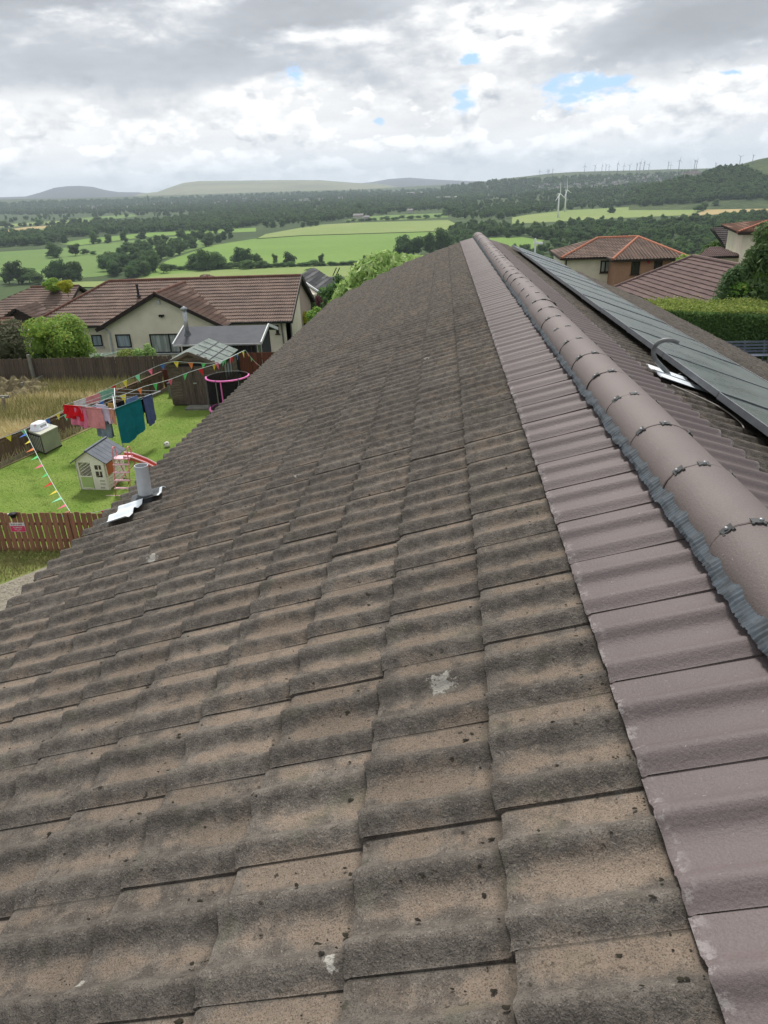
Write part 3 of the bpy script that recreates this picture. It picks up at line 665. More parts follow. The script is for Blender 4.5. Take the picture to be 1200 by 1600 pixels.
# ------------------------------------------------------------------ solar panels on the right slope (each lies on its rails)
def root_in_house(name, M, label, cat, group=None):
    o = bpy.data.objects.new(name, None); COL.objects.link(o); Mh = np.eye(4); Mh[:3, :3] = RW; Mh[:3, 3] = o0; o.matrix_world = Matrix((Mh @ M).tolist()); return prep(o, label, cat, group)
PWD, PLN, PS0 = 1.1128, 1.045, .7014
def panel_meshes():
    L = PLN; w = PWD-.006; t = .036; e = .005
    fr = MB(); fr.box((w/2, e/2, -t/2), (w, e, t)); fr.box((w/2, L-e/2, -t/2), (w, e, t)); fr.box((e/2, L/2, -t/2), (e, L-2*e, t)); fr.box((w-e/2, L/2, -t/2), (e, L-2*e, t))
    gl = MB(); gl.box((w/2, L/2, -.008), (w-2*e, L-2*e, .008)); gl.uv = [((x-e)/(w-2*e), (y-e)/(L-2*e)) for x, y, z in gl.v]
    ed = MB(); ed.box((w/2, e/2, .0012), (w, e*.6, .0022)); ed.box((w/2, L-e/2, .0012), (w, e*.8, .0022)); 
    tr = MB(); tr.box((w-.004, L/2, .0012), (.004, L-2*e, .0016))
    r = []
    for b, nme, mt in ((fr, 'frame', 'frame_dark'), (gl, 'glass', 'pv_glass'), (ed, 'frame_edge', 'frame_edge'), (tr, 'end_clamp', 'frame_edge')):
        m = b.mesh(nme); m.materials.append(MAT[mt]); r.append((nme, m))
    return r
PM = panel_meshes()
# rails with brackets, one thing under all panels
rails = root_in_house('mounting_rails', np.eye(4), 'dark aluminium rails carrying the row of solar panels over the right slope', 'rails')
for s in (PS0+.22, PS0+PLN-.22):
    mb = MB(); mb.bar(RP(1, s, 1.7, .062), RP(1, s, 18.2, .062), .035, .04)
    mb.build('rail', 'frame_dark', rails, local=True)
    for i in range(14):
        mb = MB(); u = 2.1+i*1.2; mb.box(RP(1, s, u, .03), (.05, .04, .06)); mb.build('bracket', 'frame_edge', rails, local=True)
x_, y_, z_ = basis(1); names = ['nearest', 'second nearest', 'third nearest', 'fourth nearest', 'fifth', 'sixth', 'seventh', 'eighth', 'ninth', 'tenth', 'eleventh', 'twelfth', 'thirteenth', 'last and farthest']
us = [4.083+PWD*k for k in range(-2, 12)]
for i, u in enumerate(us):
    M = np.eye(4); q = rr.gauss(0, .0015); M[:3, 0], M[:3, 1], M[:3, 2] = x_, y_, z_; M[:3, 3] = RP(1, PS0, u+PWD, .122+q)
    lab = f'grey green solar panel on the right slope, {names[i]} of the row'
    p = root_in_house('solar_panel', M, lab, 'solar panel', 'row of solar panels on the right slope')
    for nme, m in PM: o = bpy.data.objects.new(nme, m); COL.objects.link(o); o.parent = p
# bent conduit, its flashing and cables
c0 = RP(1, .63, 4.60, .02); 
def world_of(p): return o0+RW @ np.array(p)
def hitR(px, py, yv):   # point on the ray through the pixel at roof-frame depth u=yv
    d = RW.T @ D(px, py); t = yv/d[1]; return cp+d*t
pp = [hitR(1047, 611, 4.62), hitR(1047, 597, 4.62), hitR(1043, 583, 4.62), hitR(1032, 571, 4.61), hitR(1023, 560, 4.60), hitR(1021, 549, 4.60), hitR(1024, 540, 4.59), hitR(1031, 534, 4.58), hitR(1041, 531.5, 4.57), hitR(1051, 532, 4.56), hitR(1061, 535.5, 4.55)]
def cr(P, n=5):
    P = [np.array(p, float) for p in P]; Q = [2*P[0]-P[1]]+P+[2*P[-1]-P[-2]]; o = []
    for i in range(1, len(Q)-2):
        for k in range(n):
            t = k/n; a, b, c, d = Q[i-1:i+3]; o.append(.5*((2*b)+(-a+c)*t+(2*a-5*b+4*c-d)*t*t+(-a+3*b-3*c+d)*t**3))
    return o+[P[-1]]
mb = MB(); P = cr(pp); mb.tube(P, .0145, 12, cap=False); mb.tube([P[-1], P[-1]-(P[-1]-P[-3])*.8], .011, 12, cap=False)
pipe = mb.build('bent_conduit', 'conduit_grey', house, smooth=True, local=True)
mb = MB()
uo = 4.0085
strip(mb, 1, .49, .86, 4.44, 4.60, .050, n=24, uo=uo, hr=.008); strip(mb, 1, .47, .74, 4.57, 4.74, .056, n=24, uo=uo, hr=.008)
mb.build('flashing_sheet', 'alu_flashing', pipe, smooth=True, local=True)
mb = MB(); mb.tube(cr([RP(1, .62, 4.61, .03), RP(1, .64, 4.66, .05), RP(1, .78, 4.85, .08), RP(1, .92, 5.0, .07)]), .004, 6)
mb.build('cable', 'cable', pipe, smooth=True, local=True)
mb = MB(); mb.tube(cr([RP(1, .54, 4.36, .035), RP(1, .62, 4.20, .045), RP(1, .72, 4.02, .05), RP(1, .74, 3.78, .046), RP(1, .70, 3.62, .045)]), .004, 6)
mb.build('cable', 'cable', pipe, smooth=True, local=True)
# bits lying on the tiles
pz = [(691, 1065, .04), (540, 1122, .008), (515, 1507, .012), (668, 561, .03), (122, 1535, .015), (238, 872, .03)]
# ------------------------------------------------------------------ near ground sheets
sheet('lawn', [(-16.5, 15.2), (-2, 15.2), (-2, 33), (-12.4, 33), (-12.9, 26.5), (-14.6, 20.2), (-16.2, 15.2)], 'lawn', .010, px=False)
sheet('rough_ground', [(-16.6, 15.2), (-16.25, 15.2), (-14.65, 20.2), (-12.95, 26.5), (-12.5, 31.2), (-32, 31.2), (-32, 15.2)], 'rough_grass', .012, px=False)
sheet('gravel_path', [(-16, 3), (-2, 3), (-2, 14.0), (-9.5, 14.1), (-10.2, 13.2), (-16, 13.0)], 'gravel', .012, px=False)
sheet('grass_verge', [(-16, 13.0), (-10.2, 13.2), (-9.5, 14.1), (-2, 14.0), (-2, 15.2), (-16, 15.2)], 'verge_grass', .012, px=False)
mb = MB(); mb.add([(3.0, 14, 1.03), (14, 14, 1.03), (14, 36, 1.03), (5.5, 36, 1.03)], [(0, 1, 2, 3)]); mb.build('back_yard', 'yard', kind='structure')
# grass blades and pebbles
def blades(name, pts, h, w, mat, lean=.35, n_=1):
    n = len(pts); a = NR.rand(n)*6.283; hh = h*(.5+NR.rand(n)); d = np.stack([np.cos(a), np.sin(a), 0*a], 1); l = np.stack([np.cos(a+1.3), np.sin(a+1.3), 0*a], 1)*(NR.rand(n)*lean*hh)[:, None]
    b0 = pts-d*w/2; b1 = pts+d*w/2; t = pts+l; t[:, 2] += hh
    V = np.stack([b0, b1, t], 1).reshape(-1, 3); me = fast_mesh(name, V, np.arange(3*n), 3); me.materials.append(MAT[mat]); o = bpy.data.objects.new(name, me); COL.objects.link(o); return prep(o, kind='stuff')
simple('blade_green', (.14, .225, .04), (.165, .25, .05), .6, .8); simple('blade_dry', (.72, .62, .38), (.52, .47, .24), .9, .9); simple('blade_olive', (.22, .24, .08), (.30, .27, .12), 1.2, .9)
def inpoly(P, poly):
    x, y = P[:, 0], P[:, 1]; c = np.zeros(len(P), bool); n = len(poly)
    for i in range(n):
        x0, y0 = poly[i]; x1, y1 = poly[(i+1) % n]
        k = ((y0 > y) != (y1 > y)) & (x < (x1-x0)*(y-y0)/((y1-y0) or 1e-9)+x0); c ^= k
    return c
def scatter(poly, n):
    p = np.array(poly); P = p.min(0)+NR.rand(n*3, 2)*(p.max(0)-p.min(0)); P = P[inpoly(P, poly)][:n]; return P
def flat(P, z): return np.concatenate([P, np.full((len(P), 1), z)], 1)
lawnp = [(-14.4, 15.3), (-6, 15.3), (-6, 31), (-12.4, 31), (-12.9, 26.5), (-14.5, 20.2), (-15.9, 15.3)]
blades('lawn_grass', flat(scatter(lawnp, 90000), .008), .022, .010, 'blade_green')
roughp = [(-16.5, 15.4), (-14.75, 20.2), (-13.05, 26.5), (-12.6, 30.7), (-24, 30.7), (-24, 15.4)]
blades('tall_dry_grass', flat(scatter(roughp, 60000), .01), .30, .03, 'blade_dry', .8)
blades('tall_green_weeds', flat(np.concatenate([scatter([(-20, 29.0), (-12.8, 29.0), (-12.7, 30.9), (-20, 30.9)], 5000), scatter([(-18.5, 25), (-14, 25), (-14, 28), (-18.5, 28)], 3500), scatter([(-17.5, 15.4), (-15, 20), (-16, 21), (-19, 16)], 5000)]), .01), .42, .035, 'blade_olive', .6)
blades('verge_blades', flat(np.concatenate([scatter([(-14, 13.2), (-10.2, 13.3), (-9.4, 14.3), (-6, 14.3), (-6, 14.75), (-14, 14.75)], 9000), scatter([(-14, 14.72), (-6, 14.72), (-6, 14.95), (-14, 14.95)], 3500)]), .01), .07, .015, 'blade_olive')
P = scatter([(-14, 9), (-6, 9), (-6, 14.2), (-9.3, 14.2), (-10.2, 13.2), (-14, 13)], 9000); n = len(P); s = .012+.02*NR.rand(n)
oc = np.array([(1, 0, 0), (0, 1, 0), (-1, 0, 0), (0, -1, 0), (0, 0, .7), (0, 0, -.3)]); of = np.array([(0, 1, 4), (1, 2, 4), (2, 3, 4), (3, 0, 4)])
V = (flat(P, .02)[:, None, :]+oc[None]*s[:, None, None]*(.7+.6*NR.rand(n, 6, 1))).reshape(-1, 3); F = (np.arange(n)[:, None, None]*6+of[None]).reshape(-1)
simple('pebble', (.36, .33, .27), (.17, .15, .12), 30, .9); me = fast_mesh('gravel_stones', V, F, 3); me.materials.append(MAT['pebble']); o = bpy.data.objects.new('gravel_stones', me); COL.objects.link(o); prep(o, kind='stuff')
# ------------------------------------------------------------------ fences
def fence(name, a, b, z, h, bw, pitch, th, mat, label, posts=2.4, rail=(.25, .8), hv=.02, side=1, gap_rows=None, group=None, capr=False, two=False):
    a = np.array(a, float); b = np.array(b, float); L = np.linalg.norm(b-a); t = (b-a)/L; ang = math.atan2(t[1], t[0]); nrm_ = np.array([-t[1], t[0]])*side
    root = thing(name, (a[0], a[1], z), label, 'fence', group); root.rotation_euler = (0, 0, ang); OFF[root.name] = np.zeros(3)
    me = []
    for k in range(4):
        hh = h*(1+R.uniform(-hv, hv)); x = bw/2; c = MB(); y0, y1 = -th/2, th/2
        c.add([(-x, y0, 0), (x, y0, 0), (x, y0, hh-.01), (x*.6, y0, hh), (-x*.7, y0, hh), (-x, y0, hh-.008)]+[(-x, y1, 0), (x, y1, 0), (x, y1, hh-.01), (x*.6, y1, hh), (-x*.7, y1, hh), (-x, y1, hh-.008)], [(0, 1, 2, 3, 4, 5), (11, 10, 9, 8, 7, 6)]+[(i, (i+6), (i+1) % 6+6, (i+1) % 6) for i in range(6)])
        m = c.mesh('board'); m.materials.append(MAT[mat]); me.append(m)
    n = int(L/pitch)
    for i in range(n):
        o = bpy.data.objects.new('board', R.choice(me)); COL.objects.link(o); o.parent = root
        sd_ = side*(1 if (not two or i % 2) else -1)
        o.location = ((i+.5)*pitch+R.uniform(-.1, .1)*(pitch-bw), -sd_*(.022+th/2)*1.0, R.uniform(-.01, .01)); o.rotation_euler = (R.uniform(-.01, .01), R.uniform(-.012, .012), 0)
    for r_ in rail:
        q = MB().box((L/2, 0, r_*h), (L, .038, .075)); q.build('rail', mat, root, local=True)
    if posts:
        for i in range(int(L/posts)+1): MB().box((min(i*posts, L), .045*side, h*.5), (.09, .09, h*1.0)).build('post', mat, root, local=True)
    if capr: MB().box((L/2, -.02*side, h+.02), (L, .10, .03)).build('top_rail', mat, root, local=True)
    return root
fence('picket_fence', (-13.6, 14.85), (-4.0, 14.85), 0, 1.06, .115, .148, .020, 'wood_red', 'reddish brown picket fence with gaps between the boards, along the near edge of the lawn', 2.2, (.3, .72))
fence('back_fence', (-27.5, 31.0), (-12.4, 31.2), 0, 1.28, .105, .112, .018, 'wood_dark', 'weathered dark brown board fence behind the tall dry grass', 2.6, (.35, .85), .03)
fence('red_board_fence', (-9.35, 31.2), (-4.5, 31.2), 0, 1.32, .11, .125, .018, 'wood_redfence', 'red brown board fence to the right of the dark garden shed', 2.0, (.3, .8))
fence('side_fence', (-16.05, 15.2), (-12.55, 29.9), 0, .82, .125, .129, .018, 'wood_fence', 'low brown panelled fence with capping between the lawn and the dry grass', 1.9, (.10, .92), .0, -1, capr=True)
mb = MB(); a = np.array([-15.92, 15.2]); b = np.array([-12.42, 29.9]); mb.bar((*a, .09), (*b, .09), .04, .16); mb.build('gravel_board', 'wood_pale', kind=None, label='pale board along the foot of the low panelled fence by the lawn', cat='board')
fence('shed_side_fence', (-12.45, 29.9), (-11.4, 30.6), 0, .95, .11, .125, .018, 'wood_redfence', 'short reddish fence piece to the left of the dark shed', 1.0, (.3, .8))
tp = G(72, 597, 0.0); mb = MB().box((0, 0, .72), (.13, .13, 1.44)); mb.build('fence_post', 'wood_grey', loc=(tp[0], 30.85, 0), local=True, label='pale weathered post rising above the back fence at the corner of the timber bed', cat='post') if False else None
o = MB().box((tp[0], 30.86, .76), (.12, .12, 1.50)).build('fence_post', 'wood_grey', loc=(tp[0], 30.86, 0), label='pale weathered post rising above the back fence beside the timber bed', cat='post')
# sign and small lamp on the picket fence
sg0, sg1 = G(16.5, 817, 0)[:2], 0
def onplane(px, py, y):   # where the ray meets the vertical plane y=const
    d = D(px, py); t = y/d[1]; return np.array([d[0]*t, y, H+d[2]*t])
yf = 14.80
c = [onplane(x, y, yf) for x, y in ((16, 831), (41, 831), (37.5, 817), (16, 817))]
x0, x1 = (c[0][0]+c[3][0])/2, (c[1][0]+c[2][0])/2; z0, z1 = c[0][2], c[2][2]
sg = thing('warning_sign', ((x0+x1)/2, yf, z0), 'small pink and white notice fixed to the picket fence, three lines of pale lettering', 'sign')
zm = z0+(z1-z0)*.66
MB().box(((x0+x1)/2, yf+.004, (z0+z1)/2), (x1-x0, .008, z1-z0)).build('plate', 'sign_white', sg)
MB().box(((x0+x1)/2, yf-.002, (z0+zm)/2+.004), (x1-x0-.016, .004, zm-z0-.012)).build('pink_panel', 'sign_pink', sg)
def letters(name, xa, xb, zc_, hh, mat, seed):
    q = random.Random(seed); mb = MB(); x = xa
    while x < xb:
        w = q.uniform(.5, .8)*hh
        if q.random() < .17: x += w*.6; continue
        st = hh*.17
        for sx in (0, w-st) if q.random() < .7 else (w*.4,): mb.box((x+sx+st/2, yf-.0055, zc_), (st, .002, hh))
        for sz in q.sample((-.42, 0, .42), 2): mb.box((x+w/2, yf-.0058, zc_+sz*hh), (w, .002, st))
        x += w+hh*.28
    o = mb.build(name, mat, sg, kind='stuff')
W0 = x1-x0; hS = z1-z0
letters('heading_letters', x0+W0*.12, x1-W0*.12, z0+hS*.83, hS*.15, 'sign_ink', 3)
letters('text_letters', x0+W0*.17, x1-W0*.22, z0+hS*.50, hS*.11, 'sign_white', 4); letters('text_letters', x0+W0*.28, x1-W0*.28, z0+hS*.31, hS*.10, 'sign_white', 5); letters('text_letters', x0+W0*.42, x1-W0*.42, z0+hS*.13, hS*.08, 'sign_white', 6)
lp_ = onplane(23, 815, yf-.05); bx = thing('fence_light', (lp_[0], yf, 1.0), 'small black solar light clipped over the picket fence above the pink notice', 'light')
mb = MB(); mb.lathe((lp_[0], yf-.05, 1.00), [(.001, .10), (.09, .085), (.10, .06), (.075, .05), (.06, -.02), (.04, -.03), (.001, -.03)], 14); mb.build('lamp_housing', 'black_trim', bx, smooth=True)
MB().box((lp_[0], yf-.005, 1.045), (.05, .10, .02)).build('clip', 'black_trim', bx)
MB().box((lp_[0]-.11, yf-.04, 1.06), (.05, .04, .02)).build('sensor', 'sign_white', bx)
# ------------------------------------------------------------------ leafy things
def crown_mesh(name, seed, w, h, n, leaf, mat, blobs=9, core=.62, up=.25, elong=1.0, shape='round', droop=0):
    q = np.random.RandomState(seed); B = []
    for i in range(blobs):
        if shape == 'round':
            a = q.rand()*6.283; rr_ = (.05+.62*math.sqrt(q.rand()))*w/2; z = h*(.12+.70*q.rand()); lim = math.sqrt(max(.1, 1-((z/h-.5)/.56)**2)); B.append((rr_*math.cos(a)*lim, rr_*math.sin(a)*lim, z, w*(.16+.13*q.rand()), h*(.13+.10*q.rand())))
        elif shape == 'cone':
            z = h*(.06+.86*i/blobs); r_ = w/2*(1-z/h)**.8*(.55+.3*q.rand()); a = q.rand()*6.283; B.append((r_*math.cos(a), r_*math.sin(a), z, w*.5*(1-z/h)*.6+.1*w, h*.10))
        elif shape == 'low':
            a = q.rand()*6.283; r_ = math.sqrt(q.rand())*.8*w/2; B.append((r_*math.cos(a), r_*math.sin(a), h*(.25+.45*q.rand()), w*(.12+.12*q.rand()), h*(.22+.15*q.rand())))
    B.append((0, 0, h*.5, w*.30, h*.36)) if shape == 'round' else None
    B = np.array(B); k = q.choice(len(B), n, p=(B[:, 3]**2)/np.sum(B[:, 3]**2)); d = q.randn(n, 3); d /= np.linalg.norm(d, axis=1)[:, None]
    d[:, 2] = np.where(d[:, 2] < -.35, -d[:, 2], d[:, 2]); rr_ = (.72+.36*q.rand(n)**.7)
    P = B[k, :3]+d*np.stack([B[k, 3], B[k, 3], B[k, 4]], 1)*rr_[:, None]
    nn_ = d+q.randn(n, 3)*.45; nn_[:, 2] += up; nn_ /= np.linalg.norm(nn_, axis=1)[:, None]
    t = np.cross(nn_, q.randn(n, 3)); t /= np.linalg.norm(t, axis=1)[:, None]; b = np.cross(nn_, t); s = leaf*(.55+.9*q.rand(n))[:, None]; se = s*elong
    bend = nn_*s*.25
    V = np.stack([P-t*se*.5, P+b*s*.32-bend*.2, P+t*se*.5+bend, P-b*s*.32-bend*.2], 1).reshape(-1, 3); F = np.arange(4*n)
    if core:   # low solid heart of the crown so that little shows through
        cv = []; cf = []; base = 4*n
        m = 8
        for (x, y, z, r_, hz_) in B:
            for i, th_ in enumerate(np.linspace(.25, math.pi-.25, 5)):
                for j in range(m): a = 2*math.pi*j/m; cv.append((x+r_*core*math.sin(th_)*math.cos(a)*(.85+.3*q.rand()), y+r_*core*math.sin(th_)*math.sin(a)*(.85+.3*q.rand()), z+hz_*core*math.cos(th_)))
            for i in range(4):
                for j in range(m): cf += [base+i*m+j, base+(i+1)*m+j, base+(i+1)*m+(j+1) % m, base+i*m+(j+1) % m]
            base += 5*m
        V = np.concatenate([V, np.array(cv)]); F = np.concatenate([F, np.array(cf)])
    me = fast_mesh(name, V, F, 4); me.materials.append(MAT[mat]); return me
def trunk_mesh(h, r, seed=0, limbs=5, w=4):
    q = random.Random(seed); mb = MB(); mb.tube([(0, 0, -.5), (0.05, 0, h*.3), (.1, .06, h*.62), (.05, 0, h*.8)], [r, r*.75, r*.5, r*.2], 7)
    for i in range(limbs): a = q.uniform(0, 6.28); z = h*q.uniform(.3, .55); mb.tube([(0.05, 0, z), (math.cos(a)*w*.2, math.sin(a)*w*.2, z+h*.15), (math.cos(a)*w*.36, math.sin(a)*w*.36, z+h*.28)], [r*.4, r*.25, r*.08], 5)
    m = mb.mesh('trunk', True); m.materials.append(MAT['bark']); return m
KINDS = {}
def kind(key, seed, w, h, n, leaf, mat, **kw):
    tr = kw.pop('tr', .12); r = thing_less(key); KINDS[key] = (crown_mesh('crown', seed, w, h, n, leaf, mat, **kw), trunk_mesh(h*.9, h*.03, seed, w=w), w, h, tr)
def thing_less(k): return k
def tree(name, key, loc, height, label, cat='tree', group=None, rz=None, wide=1., sink=0):
    c, t, w, h, tr = KINDS[key]; s = height/h; r = thing(name, (loc[0], loc[1], loc[2]-sink), label, cat, group)
    r.rotation_euler = (0, 0, R.uniform(0, 6.28) if rz is None else rz); r.scale = (s*wide, s*wide, s)
    o = bpy.data.objects.new('crown', c); COL.objects.link(o); o.parent = r; o.location = (0, 0, h*tr)
    o = bpy.data.objects.new('trunk', t); COL.objects.link(o); o.parent = r; return r
kind('oak', 1, 11, 10, 1500, .85, 'leaf_dark', blobs=14, tr=0); kind('ash', 2, 9, 11, 1500, .8, 'leaf_mid', blobs=13, tr=0); kind('beech', 3, 12, 11, 1700, .85, 'leaf_dark', blobs=16, tr=0)
kind('birch', 4, 7, 11, 1200, .7, 'leaf_mid', blobs=10, tr=0); kind('thorn', 5, 7, 5, 1000, .5, 'leaf_mid', blobs=9, tr=.02); kind('elm', 6, 10, 12, 1500, .8, 'leaf_dark', blobs=13, tr=0)
kind('sycamore', 7, 10, 9.5, 2600, .55, 'leaf_mid', blobs=16, tr=0)
# ------------------------------------------------------------------ fields of the valley floor
def field(name, pts, mat, dz=.35, z=VZ):
    P = [G(x, y, z) for x, y in pts]; r = [np.hypot(p[0], p[1]) for p in P]
    if min(r) < 655:   # ground still sloping here: follow it
        pass
    P = [(p[0], p[1], z+dz) for p in P]; return MB().add(P, [tuple(range(len(P)))]).build(name, mat, kind='structure')
field('field', [(-40, 397), (0, 394), (95, 388), (185, 378), (240, 372), (330, 366), (330, 383), (160, 432), (100, 437), (-60, 440)], 'field_mid')
field('field', [(120, 384), (200, 374), (245, 369), (400, 362), (400, 356), (230, 364), (130, 374), (90, 381)], 'field_green', .35)
field('field', [(215, 434), (262, 407), (330, 384), (400, 373), (470, 368), (700, 361), (705, 372), (640, 392), (560, 410), (440, 420), (320, 424), (250, 432)], 'field_green', .4)
field('field', [(400, 374), (415, 366), (470, 356), (505, 351), (560, 348), (700, 344), (712, 350), (700, 362), (470, 369)], 'field_pale', .4)
field('field', [(55, 449), (100, 441), (180, 440), (260, 430), (330, 423), (460, 418), (620, 414), (660, 420), (560, 450)], 'field_pale', .5, z=-74.5)
field('field', [(-20, 362), (0, 360), (40, 355), (100, 351), (200, 347), (262, 341), (262, 344), (200, 350), (110, 356), (60, 362), (-20, 371)], 'field_tan')
field('field', [(-20, 353), (0, 351), (80, 346), (160, 342), (160, 345), (60, 351), (0, 356), (-20, 358)], 'field_pale')
field('field', [(110, 342), (205, 335), (215, 338), (160, 344), (110, 346)], 'field_mid', .5)
field('field', [(40, 362), (75, 356), (78, 363), (60, 367)], 'field_mid', .5)
field('field', [(82, 370), (84, 366), (118, 363), (118, 368), (100, 371)], 'field_straw', .6)
field('field', [(800, 340), (822, 336), (883, 329), (1033, 321), (1087, 319), (1093, 328), (1083, 336), (967, 341), (880, 346), (800, 350)], 'field_pale')
field('field', [(1060, 339), (1085, 336), (1110, 325), (1200, 315), (1240, 312), (1240, 328), (1200, 329), (1110, 336), (1070, 342)], 'field_tan', .5)
field('field', [(1086, 327), (1100, 319), (1130, 314), (1130, 318), (1108, 325), (1092, 331)], 'field_mid', .6)
field('field', [(755, 383), (765, 372), (815, 371), (850, 376), (830, 392), (770, 400)], 'field_green', .5)
field('field', [(535, 346), (560, 339), (620, 336), (700, 333), (700, 340), (620, 344)], 'field_mid', .5)
field('field', [(415, 334), (470, 332), (470, 334), (420, 336)], 'field_green', .6)
field('field', [(820, 304), (850, 302), (893, 299), (893, 302), (850, 305), (822, 306)], 'field_pale', 1.)
# ------------------------------------------------------------------ hills
def hill(name, sky_px, r0, r1, r2, mat, n=200, rough=.06, seed=0, nr=46, ext=3):
    xs = np.array([p[0] for p in sky_px], float); az = []; el = []
    for p in sky_px: d = D(*p); az.append(math.degrees(math.atan2(d[0], d[1]))); el.append(d[2]/math.hypot(d[0], d[1]))
    az = np.array(az); el = np.array(el); q = np.random.RandomState(seed); ph = q.rand(8, 3)*6.28
    def fz(X, Y):
        r = np.hypot(X, Y); A = np.degrees(np.arctan2(X, Y)); e = np.interp(A, az, el); top = H+e*r1
        up = smooth(r, r0, r1); dn = 1-smooth(r, r1, r2); f = up*dn
        wob_ = 0
        for k in range(6): wob_ = wob_+np.sin(X*(1.7**k)/(r1*.11)+ph[k, 0]+np.sin(Y*(1.6**k)/(r1*.13)+ph[k, 1]))*(.55**k)
        return VZ-6+(top-VZ+6)*f**1.0+(top-VZ)*rough*wob_*f*(1-f)*2.2
    return polar(r0, r2, nr, az[0], az[-1], n, fz, name, mat, kind='structure'), fz
h1, f1 = hill('hill', [(-120, 318), (-30, 309), (40, 307), (62, 301), (85, 293.5), (105, 291), (125, 290.5), (145, 292), (165, 297), (185, 300), (215, 300.5), (250, 303), (300, 310)], 7600, 12500, 15500, 'hill_heather', seed=1, rough=.03)
h2, f2 = hill('hill', [(180, 312), (215, 303), (245, 300), (262, 294), (285, 286), (310, 283), (360, 282.5), (430, 281.5), (500, 281.5), (560, 286), (590, 287), (615, 290), (660, 298)], 7200, 11500, 15000, 'hill_grass', seed=2, rough=.05)
h3, f3 = hill('hill', [(500, 298), (540, 289), (580, 284.5), (610, 279.5), (640, 277.5), (665, 279.5), (700, 281.5), (740, 283), (800, 286), (840, 292)], 9000, 14500, 16500, 'hill_heather', seed=3, rough=.04)
h4, f4 = hill('hill', [(-200, 322), (-60, 314), (20, 311), (90, 310), (170, 308), (260, 305), (330, 303), (420, 300), (500, 297.5), (560, 296), (640, 291.5), (700, 288.5), (760, 286), (830, 282), (870, 280), (920, 285), (960, 292)], 5200, 7600, 9500, 'hill_wood', seed=4, rough=.03)
h5, f5 = hill('hill', [(690, 297), (740, 286), (790, 279), (830, 274.5), (860, 271), (900, 268.5), (960, 266.8), (1000, 266), (1040, 264.5), (1080, 264), (1120, 262.5), (1160, 261), (1220, 258), (1300, 255)], 3600, 5600, 8200, 'hill_wood', seed=5, rough=.03)
h6, f6 = hill('hill', [(985, 300), (1030, 291), (1060, 284), (1085, 276), (1105, 268), (1130, 262), (1160, 256), (1185, 249), (1215, 243), (1260, 238), (1340, 228), (1450, 240)], 1750, 2500, 3600, 'hill_near', seed=6, rough=.05)
h7, f7 = hill('hill', [(760, 316), (800, 308), (870, 300), (940, 295), (1000, 291), (1060, 287), (1100, 288), (1200, 292), (1300, 300)], 2300, 3300, 4200, 'hill_near', seed=7, rough=.03)
HILLS = [(f1, 7600, 15500), (f2, 7200, 15000), (f3, 9000, 16500), (f4, 5200, 9500), (f5, 3600, 8200), (f6, 1750, 3600), (f7, 2300, 4200)]
HAZ = []
for ob in (h1, h2, h3, h4, h5, h6, h7):
    v = ob.data.vertices; a0_, a1_ = v[0].co, v[len(v)-1].co; n_az = 200
    A = [math.degrees(math.atan2(v[i].co[0], v[i].co[1])) for i in (0, n_az-1)]; HAZ.append(A)
RS = np.exp(np.linspace(math.log(24), math.log(16400), 620))
def ground_all(X, Y):
    X = np.asarray(X, float); Y = np.asarray(Y, float); z = gz(X, Y)*1.0; r = np.hypot(X, Y); a = np.degrees(np.arctan2(X, Y))
    for (f, r0, r2), (a0_, a1_) in zip(HILLS, HAZ):
        am = float(np.mean(a))
        if not (a0_ < am < a1_): continue
        k = (r > r0) & (r < r2)
        if k.any(): z = np.where(k, np.maximum(z, f(X, Y)), z)
    return z
def Gall(px, py):
    d = D(px, py); hd = math.hypot(d[0], d[1]); u = d[:2]/hd; el = d[2]/hd
    z = ground_all(u[0]*RS, u[1]*RS); e = (z-H)/RS; k = np.nonzero(e >= el)[0]
    if not len(k): return None
    i = int(k[0])
    if i == 0: r = RS[0]
    else: t = (el-e[i-1])/(e[i]-e[i-1]+1e-12); r = RS[i-1]+(RS[i]-RS[i-1])*t
    return np.array([u[0]*r, u[1]*r, H+el*r])
